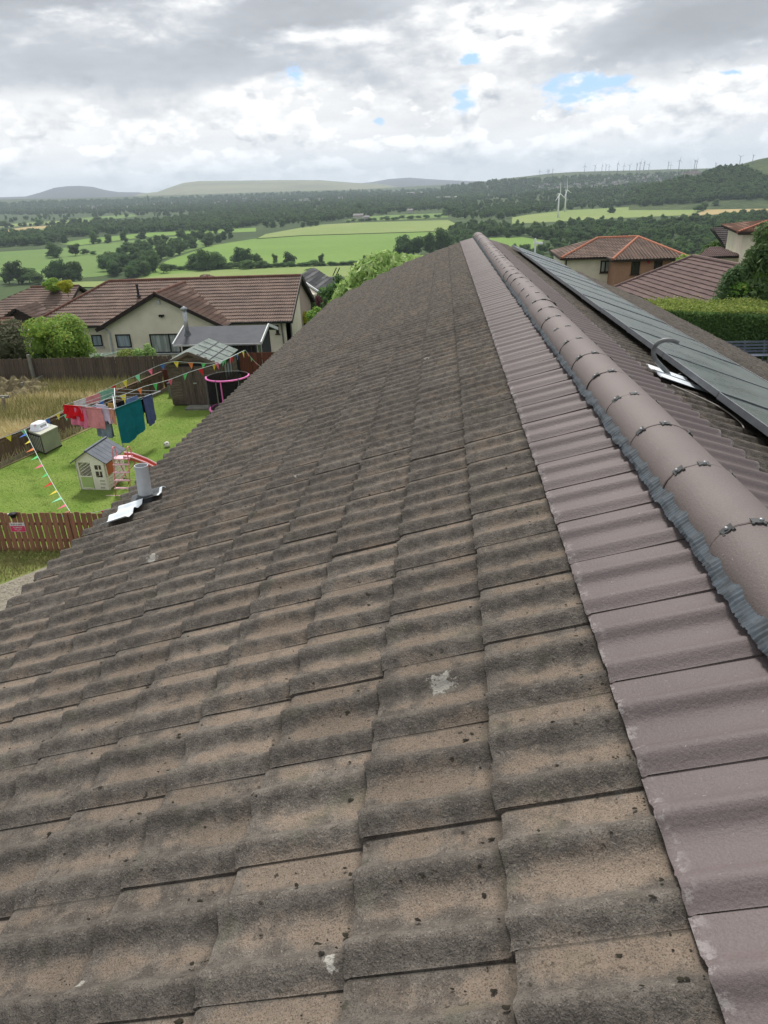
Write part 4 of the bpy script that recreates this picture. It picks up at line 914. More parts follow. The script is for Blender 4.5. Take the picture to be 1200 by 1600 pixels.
# ------------------------------------------------------------------ trees one can tell apart, out on the fields
ALL_TREES = []
def px_tree(px, py, hpx, key, label, group, wide=1., name='tree'):
    p = Gall(px, py)
    if p is None: return
    dist = math.hypot(p[0], p[1]); h = hpx*dist/1110*1.02
    p[2] -= .3; t = tree(name, key, p, h, label, 'tree', group, wide=wide); ALL_TREES.append(t); return t
def L_(l): return l
FT = [  # base x, base y, height, kind, width factor, label
 (87, 403, 21, 'oak', 1.0, 'round dark tree standing alone on the left green field, left one of a pair'),
 (118, 400, 17, 'beech', .9, 'round dark tree standing alone on the left green field, right one of a pair'),
 (78, 402, 7, 'thorn', 1, 'small bush beside the left tree of the pair on the green field'),
 (135, 398, 8, 'thorn', 1.2, 'low bush just right of the pair of trees on the green field'),
 (145, 399, 6, 'thorn', 1.2, 'smaller second bush right of the pair of field trees'),
 (100, 380, 12, 'oak', 1.3, 'flat topped dark tree on the far edge of the left green field'),
 (68, 382, 7, 'thorn', 1, 'small tree left of the flat topped tree on the far field edge'),
 (147, 381, 18, 'ash', 1.0, 'tall loose tree on the far edge of the left field before the wood'),
 (170, 380, 13, 'ash', 1.1, 'spreading tree at the far field edge, fourth from the left'),
 (195, 379, 15, 'birch', 1.2, 'light crowned tree at the far field edge beside the long tree belt'),
 (222, 374, 10, 'oak', 1.5, 'broad low tree at the far field edge near the long tree belt'),
 (155, 381, 7, 'thorn', 1, 'small bush under the loose tree at the far field edge'),
 (308, 421, 25, 'beech', 1.1, 'round tree left part of the clump below the big green field'),
 (322, 423, 30, 'oak', 1.0, 'tallest round tree of the clump below the big green field'),
 (338, 421, 25, 'sycamore', 1.1, 'pale tree right part of the clump below the big green field'),
 (348, 420, 18, 'thorn', 1.0, 'low bushy tree closing the clump below the big field'),
 (375, 415, 26, 'oak', .9, 'dark tall tree in the middle hedge, left of the pale bushes'),
 (388, 417, 27, 'elm', .9, 'dark tree with broad top in the middle hedge'),
 (402, 416, 19, 'ash', 1.0, 'sloping tree right of the dark pair in the middle hedge'),
 (392, 421, 14, 'thorn', 1.5, 'pale grey green bush in front of the dark hedge trees'),
 (412, 420, 12, 'thorn', 1.2, 'low bush at the right foot of the sloping hedge tree'),
 (430, 413, 15, 'birch', .9, 'small narrow tree in the hedge below the green field'),
 (453, 415, 20, 'oak', .9, 'round dark tree in the hedge below the green field, right of the narrow one'),
 (503, 415, 17, 'birch', .9, 'narrow leaning tree standing by itself in the field hedge'),
 (572, 414, 15, 'ash', .9, 'small tree in the field hedge above the pale bushy laurel'),
 (590, 413, 13, 'oak', .9, 'second small tree in the hedge above the pale bushy laurel'),
 (487, 433, 13, 'thorn', 1.3, 'round bush on the pale strip above the grey roofs'),
 (632, 402, 31, 'oak', 1.0, 'big round tree left of the roof end, nearest of its row'),
 (650, 401, 30, 'beech', .9, 'big round tree second in the row beside the roof end'),
 (672, 397, 32, 'ash', 1.0, 'tall tree third in the row beside the roof end'),
 (692, 394, 34, 'oak', .9, 'tall dark tree last in the row beside the roof end'),
 (15, 443, 22, 'elm', 1.1, 'dark bushy tree at the left frame edge beyond the brown roofs'),
 (30, 444, 32, 'elm', 1.0, 'tall dark tree beyond the brown roofs near the left frame edge'),
 (47, 443, 20, 'thorn', 1.2, 'lower grey green tree right of the tall one beyond the left roofs'),
 (60, 444, 15, 'thorn', 1.2, 'low bush between two dark trees beyond the left roofs'),
 (84, 440, 26, 'oak', .9, 'dark round tree above the brown roof, first of a group of four'),
 (99, 441, 32, 'elm', .9, 'tall grey green tree above the brown roof, second of a group of four'),
 (112, 440, 26, 'oak', .9, 'dark tree above the brown roof, third of a group of four'),
 (124, 439, 28, 'ash', .8, 'narrow tree above the brown roof, last of a group of four'),
 (243, 425, 26, 'birch', 1.1, 'pale rounded tree at the right foot of the long tree belt'),
 (228, 431, 21, 'ash', 1.1, 'grey green bushy tree at the foot of the long tree belt'),
 (205, 434, 18, 'sycamore', 1.2, 'pale bush at the foot of the tallest part of the tree belt'),
 (256, 427, 14, 'thorn', 1.0, 'small bush at the right end of the long tree belt foot'),
 (564, 333, 14, 'oak', .8, 'dark rounded tree standing above the wood behind the pale field'),
 (700, 336, 16, 'oak', 1.0, 'dark round tree at the right end of the pale field'),
 (712, 337, 13, 'beech', 1.0, 'dark tree touching the round one at the right end of the pale field'),
 (233, 321, 13, 'birch', .55, 'lone dark pointed tree sticking up over the far wood'),
 (955, 333, 9, 'oak', 1.1, 'dark round bush at the right end of the turbine field'),
 (1090, 331, 9, 'thorn', 1.4, 'tree clump in the hedge between the right hand fields'),
 (1100, 329, 11, 'ash', 1.2, 'taller tree in the hedge between the right hand fields'),
 (1118, 321, 8, 'oak', 1.2, 'tree at the top of the hedge between the right hand fields'),
]
for px, py, hp, k, wd_, lab in FT: px_tree(px, py, hp, k, lab, None, wd_)
def region(poly, n, gap=2.2):
    P = scatter(poly, n); return P[np.argsort(P[:, 1])]
def px_poly_trees(poly, n, hrange, keys, label, group, wide=(1., 1.25)):
    for x, y in region(poly, n):
        p = Gall(x, y)
        if p is None: continue
        p[2] -= .4; tree('tree', R.choice(keys), p, R.uniform(*hrange), label, 'tree', group, wide=R.uniform(*wide))
# the long belt, hedges and the wood on the right as single trees
px_poly_trees([(158, 432), (185, 437), (222, 436), (245, 424), (262, 408), (330, 384), (414, 364), (500, 355), (500, 349), (410, 352), (330, 364), (262, 376), (200, 395), (170, 410)], 90, (13, 19), ['oak', 'beech', 'elm', 'ash', 'oak'],
               'dark green tree packed in the long belt running diagonally between the green fields', 'trees of the long diagonal belt')
for i in range(46):
    x = 260+i*6.9+R.uniform(-2, 2); px_tree(x, 423-(x-260)*.027, R.uniform(5, 10), 'thorn', 'low green bush in the hedge along the near edge of the big field', 'bushes of the near field hedge', 1.5, 'bush')
for i in range(22):
    x = 545+i*7+R.uniform(-3, 3); px_tree(x, 347-(x-545)*.055+R.uniform(-1, 1), R.uniform(3, 5.5), 'thorn', 'small dark bush dotted along the upper edge of the pale field', 'bushes on the upper edge of the pale field', 1.6, 'bush')
for i in range(20):
    x = 2+i*9+R.uniform(-3, 3); px_tree(x, 356-(x)*.047, R.uniform(4, 9), R.choice(['oak', 'ash', 'thorn']), 'small tree in the hedge between the tan strip and the pale strip', 'hedgerow trees by the tan strip', 1.3)
# ------------------------------------------------------------------ woods nobody could count
def gn_wood(name, P, scale, keys, label=None):
    """points carrying scale and turn; geometry nodes put real crowns on them"""
    for ki, key in enumerate(keys):
        sel = np.arange(len(P)) % len(keys) == ki
        Q = P[sel]; S = scale[sel]
        me = bpy.data.meshes.new(name); me.vertices.add(len(Q)); me.vertices.foreach_set('co', Q.astype(np.float32).ravel())
        a = me.attributes.new('size', 'FLOAT', 'POINT'); a.data.foreach_set('value', S.astype(np.float32)); a = me.attributes.new('turn', 'FLOAT', 'POINT'); a.data.foreach_set('value', (NR.rand(len(Q))*6.28).astype(np.float32))
        me.materials.append(KINDS[key][0].materials[0])
        o = bpy.data.objects.new(name, me); COL.objects.link(o); prep(o, kind='stuff')
        ng = bpy.data.node_groups.new('wood', 'GeometryNodeTree'); ng.interface.new_socket('Geometry', in_out='INPUT', socket_type='NodeSocketGeometry'); ng.interface.new_socket('Geometry', in_out='OUTPUT', socket_type='NodeSocketGeometry')
        g = ng.nodes; i_ = g.new('NodeGroupInput'); o_ = g.new('NodeGroupOutput'); oi = g.new('GeometryNodeObjectInfo'); oi.inputs['As Instance'].default_value = True; oi.transform_space = 'ORIGINAL'
        src = [ob for ob in COL.objects if ob.name.startswith('crown') and ob.data == KINDS[key][0]][0]; oi.inputs['Object'].default_value = src
        ip = g.new('GeometryNodeInstanceOnPoints'); na = g.new('GeometryNodeInputNamedAttribute'); na.data_type = 'FLOAT'; na.inputs[0].default_value = 'size'; nb = g.new('GeometryNodeInputNamedAttribute'); nb.data_type = 'FLOAT'; nb.inputs[0].default_value = 'turn'
        cx = g.new('ShaderNodeCombineXYZ'); l = ng.links; l.new(nb.outputs[0], cx.inputs[2]); l.new(i_.outputs[0], ip.inputs['Points']); l.new(oi.outputs['Geometry'], ip.inputs['Instance']); l.new(na.outputs[0], ip.inputs['Scale']); l.new(cx.outputs[0], ip.inputs['Rotation']); l.new(ip.outputs[0], o_.inputs[0])
        md = o.modifiers.new('wood', 'NODES'); md.node_group = ng
    return
def wood(name, polys, hrange, keys, minpx=0):
    P = []; S = []
    for poly, n in polys:
        for x, y in region(poly, n):
            p = Gall(x, y)
            if p is None: continue
            dist = math.hypot(p[0], p[1]); h = max(R.uniform(*hrange), minpx*dist/1110*R.uniform(.8, 1.3)); p[2] += h*.06-.5; P.append(p); S.append(h/10.5)
    gn_wood(name, np.array(P), np.array(S), keys)
K4 = ['oak', 'ash', 'beech', 'birch']
wood('woodland', [([(786, 402), (850, 384), (900, 378), (1000, 376), (1200, 372), (1240, 372), (1240, 392), (1150, 398), (1060, 440), (880, 445), (815, 415)], 420)], (8, 12), ['ash', 'sycamore', 'birch', 'beech'])
wood('woodland', [([(815, 368), (850, 352), (1000, 350), (1100, 343), (1240, 336), (1240, 372), (1060, 378), (900, 380), (840, 374)], 520), ([(698, 380), (705, 356), (790, 350), (815, 356), (815, 371), (765, 373), (730, 386)], 130)], (10, 15), K4)
wood('far_woodland', [([(690, 338), (700, 325), (800, 312), (870, 308), (1000, 300), (1080, 296), (1200, 296), (1240, 300), (1240, 311), (1120, 312), (1087, 319), (1033, 321), (883, 329), (822, 335), (790, 344), (720, 343)], 1100),
                      ([(1000, 300), (1060, 288), (1105, 271), (1130, 265), (1160, 263), (1200, 280), (1240, 290), (1240, 300), (1080, 300)], 420)], (11, 16), K4, 5)
wood('far_woodland', [([(250, 362), (262, 345), (330, 333), (500, 322), (560, 318), (690, 314), (760, 314), (700, 327), (620, 333), (540, 343), (500, 348), (410, 352), (330, 362)], 1800),
                      ([(72, 372), (75, 360), (160, 350), (262, 346), (262, 362), (150, 369)], 420), ([(-20, 388), (-20, 368), (50, 366), (92, 372), (92, 378), (60, 384)], 260), ([(0, 345), (100, 338), (235, 333), (330, 331), (262, 340), (160, 341), (0, 350)], 60)], (11, 17), K4, 5)
wood('distant_woodland', [([(-20, 336), (-20, 322), (100, 318), (260, 313), (420, 306), (520, 303), (640, 300), (760, 297), (760, 313), (560, 318), (420, 327), (330, 332), (200, 333), (60, 337)], 3800),
                          ([(690, 294), (790, 284), (900, 279), (1000, 276), (1080, 272), (1080, 292), (1000, 300), (870, 307), (760, 312), (690, 312)], 1700)], (12, 18), K4, 4.5)
# ------------------------------------------------------------------ distant buildings, each a little gabled block
simple('far_white', (.50, .47, .43), None, 2, .9); simple('far_grey', (.20, .19, .19), None, 2, .9)
def far_house(w, d, h, rf):
    b = MB(); x, y = w/2, d/2; b.add([(-x, -y, -3), (x, -y, -3), (x, y, -3), (-x, y, -3), (-x, -y, h), (x, -y, h), (x, y, h), (-x, y, h), (-x, 0, h+rf), (x, 0, h+rf)], [(0, 1, 5, 4), (2, 3, 7, 6), (1, 2, 6, 9, 5), (3, 0, 4, 8, 7), (4, 5, 9, 8), (6, 7, 8, 9)])
    m = b.mesh('far_house'); m.materials.append(MAT['far_white']); m.materials.append(MAT['far_grey']); m.polygons[4].material_index = 1; m.polygons[5].material_index = 1; return m
FH = [far_house(16, 10, 7, 3.5), far_house(24, 10, 6, 3), far_house(12, 10, 8, 4)]
def town(poly, n, label, group, sc_=(1, 1.6)):
    for x, y in region(poly, n):
        p = Gall(x, y)
        if p is None: continue
        o = bpy.data.objects.new('far_house', R.choice(FH)); COL.objects.link(o); s = R.uniform(*sc_); o.location = (p[0], p[1], p[2]+9); o.scale = (s, s, s*1.3); o.rotation_euler = (0, 0, R.uniform(-.7, .7)); prep(o, label, 'house', group)
town([(830, 294), (900, 288), (1000, 279), (1080, 272), (1092, 274), (1090, 281), (1010, 290), (940, 298), (850, 302)], 120, 'tiny pale house of the town on the far right hillside', 'houses of the town on the right hillside', (.55, 1.0))
town([(30, 331), (100, 326), (180, 321), (260, 318), (400, 312), (410, 318), (260, 326), (120, 330)], 55, 'tiny pale house of the settlement in the far left valley', 'houses in the far left valley', (.6, 1.0))
town([(420, 318), (500, 312), (560, 312), (470, 320)], 10, 'pale distant building in the woods beyond the middle field', 'buildings in the middle woods', (.7, 1.1))
def shedlike(px, py, w, h, d, label, c='far_white'):
    p = Gall(px, py); o = MB().box((p[0], p[1], p[2]+h/2+2), (w, d, h)); r = thing('far_building', (p[0], p[1], p[2]), label, 'building'); o.build('wall', c, r)
    MB().poly3([(p[0]-w/2-1, p[1]-d/2-1, p[2]+h+2), (p[0]+w/2+1, p[1]-d/2-1, p[2]+h+2), (p[0]+w/2+1, p[1]+d/2, p[2]+h+6), (p[0]-w/2-1, p[1]+d/2, p[2]+h+6)], 1).build('roof', 'far_grey', r)
shedlike(648, 306, 100, 16, 60, 'long white works building among the distant trees')
shedlike(698, 313, 90, 10, 30, 'low white shed row right of the long works building')
shedlike(560, 344, 24, 9, 14, 'white farm building at the top corner of the pale field')
shedlike(573, 345, 12, 6, 10, 'smaller white farm building beside the one above the pale field')
shedlike(120, 365, 14, 6, 10, 'white farmhouse by the straw coloured strip on the left')
shedlike(641, 334, 14, 7, 10, 'small white house among the hedges beyond the pale field')
# ------------------------------------------------------------------ wind turbines
def turbine(px, pyb, hub, rotor, mat, label, group, yaw=.3, a0=.4, thick=1.):
    p = Gall(px, pyb)
    if p is None: return
    t = thing('wind_turbine', p, label, 'wind turbine', group); x, y, z = p
    MB().tube([(x, y, z-3), (x, y, z+hub)], [hub*.032*thick, hub*.018*thick], 10).build('tower', mat, t, smooth=True)
    c = np.array([x, y, z+hub]); f = np.array([math.sin(yaw), -math.cos(yaw), 0]); s_ = np.array([f[1], -f[0], 0])
    MB().bar(c-f*hub*.06, c+f*hub*.05, hub*.04*thick).build('nacelle', mat, t)
    hc = c+f*hub*.07; r = MB(); r.tube([hc-f*hub*.02, hc+f*hub*.02], [hub*.022*thick, hub*.010*thick], 8); hb = r.build('hub', mat, t)
    for k in range(3):
        a = a0+k*2.0944; d = s_*math.cos(a)+np.array([0, 0, 1])*math.sin(a); MB().tube([hc, hc+d*rotor*.2, hc+d*rotor], [hub*.010*thick, hub*.016*thick, hub*.004*thick], 5).build('blade', mat, hb)
turbine(871.5, 340, 47, 24, 'turbine_white', 'white wind turbine on the pale field, left and nearer one of the pair', 'pair of wind turbines on the field', .9, 1.5, 1.35)
turbine(882.5, 331, 49, 26, 'turbine_white', 'white wind turbine on the pale field, right and farther one of the pair', 'pair of wind turbines on the field', 1.0, 1.35, 1.35)
wt = [(843, 274, 10), (855, 273, 9), (857, 273, 10), (863, 272, 10), (913, 268, 12), (929, 267.5, 12), (940, 267, 11), (946, 267, 12), (951, 267, 10), (964, 267, 15), (974, 266.5, 11), (983, 266.5, 11), (994, 266, 13), (999, 266, 16), (1005, 266, 16), (1013, 266, 12), (1043, 264, 13), (1047, 264, 9), (1060, 263.5, 17), (1084, 263, 15), (1087, 263, 15), (1117, 262.5, 9), (1155, 256, 14), (1175, 252, 11)]
ORD = ['first', 'second', 'third', 'fourth', 'fifth', 'sixth', 'seventh', 'eighth', 'ninth', 'tenth', 'eleventh', 'twelfth', 'thirteenth', 'fourteenth', 'fifteenth', 'sixteenth', 'seventeenth', 'eighteenth', 'nineteenth', 'twentieth', 'twenty-first', 'twenty-second', 'twenty-third', 'last']
for i, (x, y, h) in enumerate(wt):
    y2 = 0
    p = Gall(x, y+5.0)
    if p is None: continue
    dist = math.hypot(p[0], p[1]); hub = (h*.85+5)*dist/1110
    turbine(x, y+5.0, hub*.70, hub*.27, 'turbine_far', f'tiny wind turbine on the far right skyline, {ORD[i]} from the left', 'row of turbines on the skyline ridge', R.uniform(-.5, 1.2), R.uniform(0, 2), 1.25)
# ------------------------------------------------------------------ neighbouring houses
def tiled(mb, pts, row=.33, step=.05, hr=.045, pitch=.15, dx=.0375, flat_=False):
    """stepped, rolled tile courses over a convex polygon whose first edge is the eave"""
    P = [np.array(p, float) for p in pts]; ex = P[1]-P[0]; ex /= np.linalg.norm(ex); n = np.cross(P[1]-P[0], P[2]-P[1]); n /= np.linalg.norm(n)
    if n[2] < 0: n = -n
    ev = np.cross(n, ex)
    if (P[2]-P[0])@ev < 0: ev = -ev
    Q = [((p-P[0])@ex, (p-P[0])@ev) for p in P]; vm = max(q[1] for q in Q); nr = max(1, int(round(vm/row))); rw = vm/nr
    def span(v):
        v = min(max(v, 1e-4), vm-1e-4); xs = []
        for i in range(len(Q)):
            a, b = Q[i], Q[(i+1) % len(Q)]
            if (a[1]-v)*(b[1]-v) <= 0 and a[1] != b[1]: xs.append(a[0]+(b[0]-a[0])*(v-a[1])/(b[1]-a[1]))
        return (min(xs), max(xs)) if xs else (0, 0)
    for k in range(nr):
        v0, v1 = k*rw, (k+1)*rw; a0_, b0_ = span(v0); a1_, b1_ = span(v1); lo, hi = min(a0_, a1_), max(b0_, b1_); m = max(2, int((hi-lo)/dx)+1)
        V = []
        for i in range(m+1):
            x = lo+(hi-lo)*i/m; xb = min(max(x, a0_), b0_); xt = min(max(x, a1_), b1_)
            for xx, v, dz in ((xb, v0-.02, 0), (xb, v0-.02, step), (xt, v1, 0)):
                h = 0 if flat_ else hr*max(0, math.sin(2*math.pi*xx/pitch))**1.0
                j = .006*math.sin(k*12.9+math.floor(xx/.3)*7.7)
                V.append(P[0]+ex*xx+ev*(v+j)+n*(dz+h+(j if dz else 0)))
        mb.add(V, [f for i in range(m) for f in ((3*i, 3*i+3, 3*i+4, 3*i+1), (3*i+1, 3*i+4, 3*i+5, 3*i+2))])
def roof_part(name, polys, mat, parent, under='felt_dark', **kw):
    b = MB(); [tiled(b, p, **kw) for p in polys]; o = b.build('tile_courses', mat, None, kind='stuff'); 
    u = MB()
    for p in polys: u.poly3([np.array(q)-np.array([0, 0, .02]) for q in p], .12)
    r = u.build(name, under, parent); o.parent = r; off = OFF[parent.name]
    o.data.vertices.foreach_get
    arr = np.array(b.v)-off; o.data.vertices.foreach_set('co', arr.astype(np.float32).ravel()); o.data.update(); return r
def window(parent, x0, x1, z0, z1, y, frame='frame_brown', pane='glass_dark', bars=(.5,), fw=.06, wallp=None, blind=None):
    f = MB(); W_ = x1-x0
    for bx in ([x0, x0+fw], [x1-fw, x1])+tuple([x0+W_*b-fw/2, x0+W_*b+fw/2] for b in bars): f.box(((bx[0]+bx[1])/2, y-.03, (z0+z1)/2), (bx[1]-bx[0], .07, z1-z0))
    for bz in ((z0, z0+fw), (z1-fw, z1)): f.box(((x0+x1)/2, y-.034, sum(bz)/2), (W_-2*fw, .064, fw))
    o = f.build('window', frame, parent)
    edges = [x0]+[x0+W_*b for b in bars]+[x1]
    for i in range(len(edges)-1): MB().box(((edges[i]+edges[i+1])/2, y-.008, (z0+z1)/2), (edges[i+1]-edges[i]-fw*.8, .01, z1-z0-fw*1.5)).build('pane', pane if not isinstance(pane, (list, tuple)) else pane[i], o)
    MB().box(((x0+x1)/2, y-.06, z0-.04), (W_+.12, .12, .05)).build('sill', 'white_trim' if frame != 'frame_brown' else frame, o); return o
YM, ZE, ZR = 48.6, .40, 2.60; YE = 44.4
B1 = thing('bungalow', (-16, 46, -1.6), 'cream bungalow with a brown roof and big front gable behind the back fence', 'house')
XL, XR = -27.2, -9.75
WE0, WE1, WAP, WY = -21.75, -13.65, -17.65, 42.95
pitch = (ZR-ZE)/(YM-YE)
mainL = [(XL, YE, ZE), (WE0+.2, YE, ZE), (WAP, 48.3, 2.44), (WAP, YM, ZR), (XL+4.2, YM, ZR)]
vtx = (WAP, YM-.3, ZR-.157)
roof_part('roof', [[(XL, YE, ZE), (WE0, YE, ZE), vtx, (WAP, YM, ZR), (XL+4.2, YM, ZR)], [(WE1, YE, ZE), (XR, YE, ZE), (XR, YM, ZR), (WAP, YM, ZR), vtx]], 'roof_brown2', B1)
roof_part('rear_roof', [[(XR, 52.8, ZE), (XL, 52.8, ZE), (XL+4.2, YM, ZR), (XR, YM, ZR)], [(XL, 52.8, ZE), (XL, YE, ZE), (XL+4.2, YM, ZR)]], 'roof_brown2', B1)
WZ = ZR-.157
roof_part('gable_roof', [[(WE1, WY, ZE), (WE1, YE+.05, ZE), (WAP, YM-.3, WZ), (WAP, WY, WZ)]], 'roof_redbrown', B1)
roof_part('gable_roof', [[(WE0, YE+.05, ZE), (WE0, WY, ZE), (WAP, WY, WZ), (WAP, YM-.3, WZ)]], 'roof_redbrown', B1)
def poly_wall(name, pts, mat, parent, th=(0, .25, 0)):
    P = [np.array(p, float) for p in pts]; n = len(P); Q = [p+np.array(th) for p in P]
    return MB().add(P+Q, [tuple(range(n)), tuple(range(n, 2*n))[::-1]]+[(i, (i+1) % n, n+(i+1) % n, n+i) for i in range(n)]).build(name, mat, parent)
GY = 43.3
poly_wall('gable_wall', [(WE0+.45, GY, -2), (WE1-.45, GY, -2), (WE1-.45, GY, ZE+.08), (WAP, GY, WZ-.12), (WE0+.45, GY, ZE+.08)], 'render_cream', B1)
poly_wall('front_wall', [(WE1-.45, YE+.45, -2), (XR-.25, YE+.45, -2), (XR-.25, YE+.45, ZE+.1), (WE1-.45, YE+.45, ZE+.1)], 'render_cream', B1)
poly_wall('front_wall', [(XL+.45, YE+.45, -2), (WE0+.45, YE+.45, -2), (WE0+.45, YE+.45, ZE+.1), (XL+.45, YE+.45, ZE+.1)], 'render_cream', B1)
poly_wall('end_wall', [(XR-.25, YE+.45, -2), (XR-.25, YM, -2), (XR-.25, YM, ZR-.2), (XR-.25, YE+.45, ZE+.1)], 'render_cream', B1, (-.25, 0, 0))
poly_wall('end_wall', [(XR-.252, YM, -2), (XR-.252, 52.3, -2), (XR-.252, 52.3, ZE+.1), (XR-.252, YM, ZR-.2)], 'pinkish_wall', B1, (-.25, 0, 0))  # far half of the end wall, in a darker pinkish colour
for a, b in (((WE0-.02, WY-.02, ZE-.05), (WAP, WY-.02, WZ-.03)), ((WAP, WY-.02, WZ-.03), (WE1+.02, WY-.02, ZE-.05))): MB().bar(a, b, .05, .22).build('barge_board', 'frame_brown', B1)
for a, b in (((XR+.02, YE-.05, ZE-.05), (XR+.02, YM, ZR-.03)), ((XR+.02, YM, ZR-.03), (XR+.02, 52.8, ZE-.05))): MB().bar(a, b, .05, .24).build('barge_board', 'frame_brown', B1)
for a, b in (((WE1, YE-.07, ZE-.03), (XR, YE-.07, ZE-.03)), ((XL, YE-.07, ZE-.03), (WE0, YE-.07, ZE-.03)), ((WE1+.06, WY, ZE-.03), (WE1+.06, YE, ZE-.03))): MB().bar(a, b, .12, .10).build('gutter', 'black_trim', B1)
def ridge_run(parent, a, b, mat='ridge_brown', r=.11, L=.45, name='ridge_tiles'):
    a = np.array(a, float); b = np.array(b, float); n = max(1, int(np.linalg.norm(b-a)/L)); mb = MB()
    for i in range(n): mb.tube([a+(b-a)*i/n, a+(b-a)*(i+.97)/n], [r*1.02, r*.96], 8)
    return mb.build(name, mat, parent, kind='stuff')
ridge_run(B1, (XL+4.2, YM, ZR+.03), (XR, YM, ZR+.03)); ridge_run(B1, (WAP, WY, WZ+.03), (WAP, YM-.3, WZ+.03)); ridge_run(B1, (XL, YE, ZE+.04), (XL+4.2, YM, ZR+.03))
a, b = onplane(184, 543, GY), onplane(203, 522, GY); window(B1, a[0], b[0], a[2], b[2], GY, 'black_trim', 'glass_sky', ())
a, b = onplane(238, 549, GY), onplane(279, 521, GY); window(B1, a[0], b[0], a[2]-.1, b[2], GY, 'black_trim', 'glass_blind', (.66,))
a, b = onplane(146, 541, YE+.45), onplane(158, 523, YE+.45); window(B1, a[0], b[0], a[2], b[2], YE+.45, 'black_trim', 'glass_sky', ())
for px in (388, 432): a, b = onplane(px, 521, YE+.45), onplane(px+24 if px < 400 else px+3, 508, YE+.45); window(B1, a[0], b[0], a[2], b[2], YE+.45, 'frame_brown', 'glass_dark', ())
a = onplane(248, 472, GY); MB().box((a[0], GY-.04, a[2]), (.17, .08, .28)).build('alarm_box', 'white_trim', B1)
a = onplane(253, 493, GY); q = MB(); q.box((a[0]-.08, GY-.1, a[2]), (.13, .16, .12)).box((a[0]+.09, GY-.1, a[2]+.01), (.13, .16, .10)).box((a[0], GY-.05, a[2]-.05), (.06, .08, .12)); q.build('flood_light', 'black_trim', B1)
dp = [onplane(163, 503, GY-.08), onplane(164, 512, GY-.08), onplane(171, 521, GY-.08), onplane(176.5, 553, GY-.08)]
MB().tube(dp, .06, 8).build('downpipe', 'pvc_grey', B1)
for px in (439,): MB().tube([onplane(px, 504, YE+.36), onplane(px+4.5, 537, YE+.36)], .045, 8).build('downpipe', 'conduit_grey', B1)
MB().tube([(XR-.18, YE+.50, ZE), (XR-.18, YE+.50, -2)], .045, 8).build('downpipe', 'conduit_grey', B1)
a = onplane(216, 459, 46.8); MB().lathe((a[0], 46.8, a[2]-.1), [(.14, -.1), (.14, 0), (.075, .05), (.075, .62), (.10, .62), (.10, .70), (.001, .72)], 10).build('roof_vent', 'charcoal_paint', B1)
# second bungalow at the far left
yr = 58.; pr = onplane(124, 447, yr); xr_, zr = pr[0], pr[2]; xl = onplane(-60, 449, yr)[0]; ye, ze = yr-4.6, zr-2.35
B2 = thing('bungalow', (xr_-7, yr, zr-5), 'second bungalow at the far left, brown tiled roof with small beige gable top', 'house')
roof_part('roof', [[(xl, ye, ze), (xr_, ye, ze), (xr_, yr, zr), (xl+6, yr, zr)]], 'roof_brown2', B2); roof_part('rear_roof', [[(xr_, yr+4.6, ze), (xl, yr+4.6, ze), (xl+6, yr, zr), (xr_, yr, zr)]], 'roof_brown2', B2)
poly_wall('end_wall', [(xr_-.3, ye+.4, zr-5), (xr_-.3, yr+4.2, zr-5), (xr_-.3, yr+4.2, ze+.1), (xr_-.3, yr, zr-.2), (xr_-.3, ye+.4, ze+.1)], 'pinkish_wall', B2, (-.3, 0, 0))
poly_wall('front_wall', [(xl+.5, ye+.5, zr-5), (xr_-.3, ye+.5, zr-5), (xr_-.3, ye+.5, ze+.1), (xl+.5, ye+.5, ze+.1)], 'pinkish_wall', B2)
for sy in (-1, 1): MB().bar((xr_+.02, yr+sy*4.6, ze-.05), (xr_+.02, yr, zr-.03), .05, .2).build('barge_board', 'frame_brown', B2)
ridge_run(B2, (xl+6, yr, zr+.03), (xr_, yr, zr+.03))
MB().bar((xl, ye-.07, ze-.04), (xr_, ye-.07, ze-.04), .12, .1).build('gutter', 'black_trim', B2)
g0 = onplane(29, 481, ye-.6); gx, gzz = g0[0], g0[2]+.02      # porch gable
roof_part('porch_roof', [[(gx+1.5, ye-1.1, gzz-.85), (gx+1.5, ye+1.2, gzz-.85), (gx, ye+2.2, gzz), (gx, ye-1.1, gzz)], [(gx-1.5, ye+1.2, gzz-.85), (gx-1.5, ye-1.1, gzz-.85), (gx, ye-1.1, gzz), (gx, ye+2.2, gzz)]], 'roof_brown2', B2)
poly_wall('porch_wall', [(gx-1.2, ye-.8, gzz-3), (gx+1.2, ye-.8, gzz-3), (gx+1.2, ye-.8, gzz-.8), (gx, ye-.8, gzz-.15), (gx-1.2, ye-.8, gzz-.8)], 'frame_brown', B2)
# small roof in front at the very left
yq = 49.; a = onplane(-30, 494, yq); b = onplane(22, 494, yq); G3 = thing('garage', (a[0], yq, -3), 'small low building with an orange brown tiled roof at the left edge', 'building')
roof_part('roof', [[(a[0]-1, yq-2.4, a[2]-1.1), (b[0]+1.2, yq-2.4, b[2]-1.1), (b[0], yq, b[2]), (a[0], yq, b[2])]], 'roof_orange', G3); MB().box(((a[0]+b[0])/2, yq-.4, b[2]-2.6), (b[0]-a[0]+.6, 3.2, 2.9)).build('wall', 'render_cream', G3)
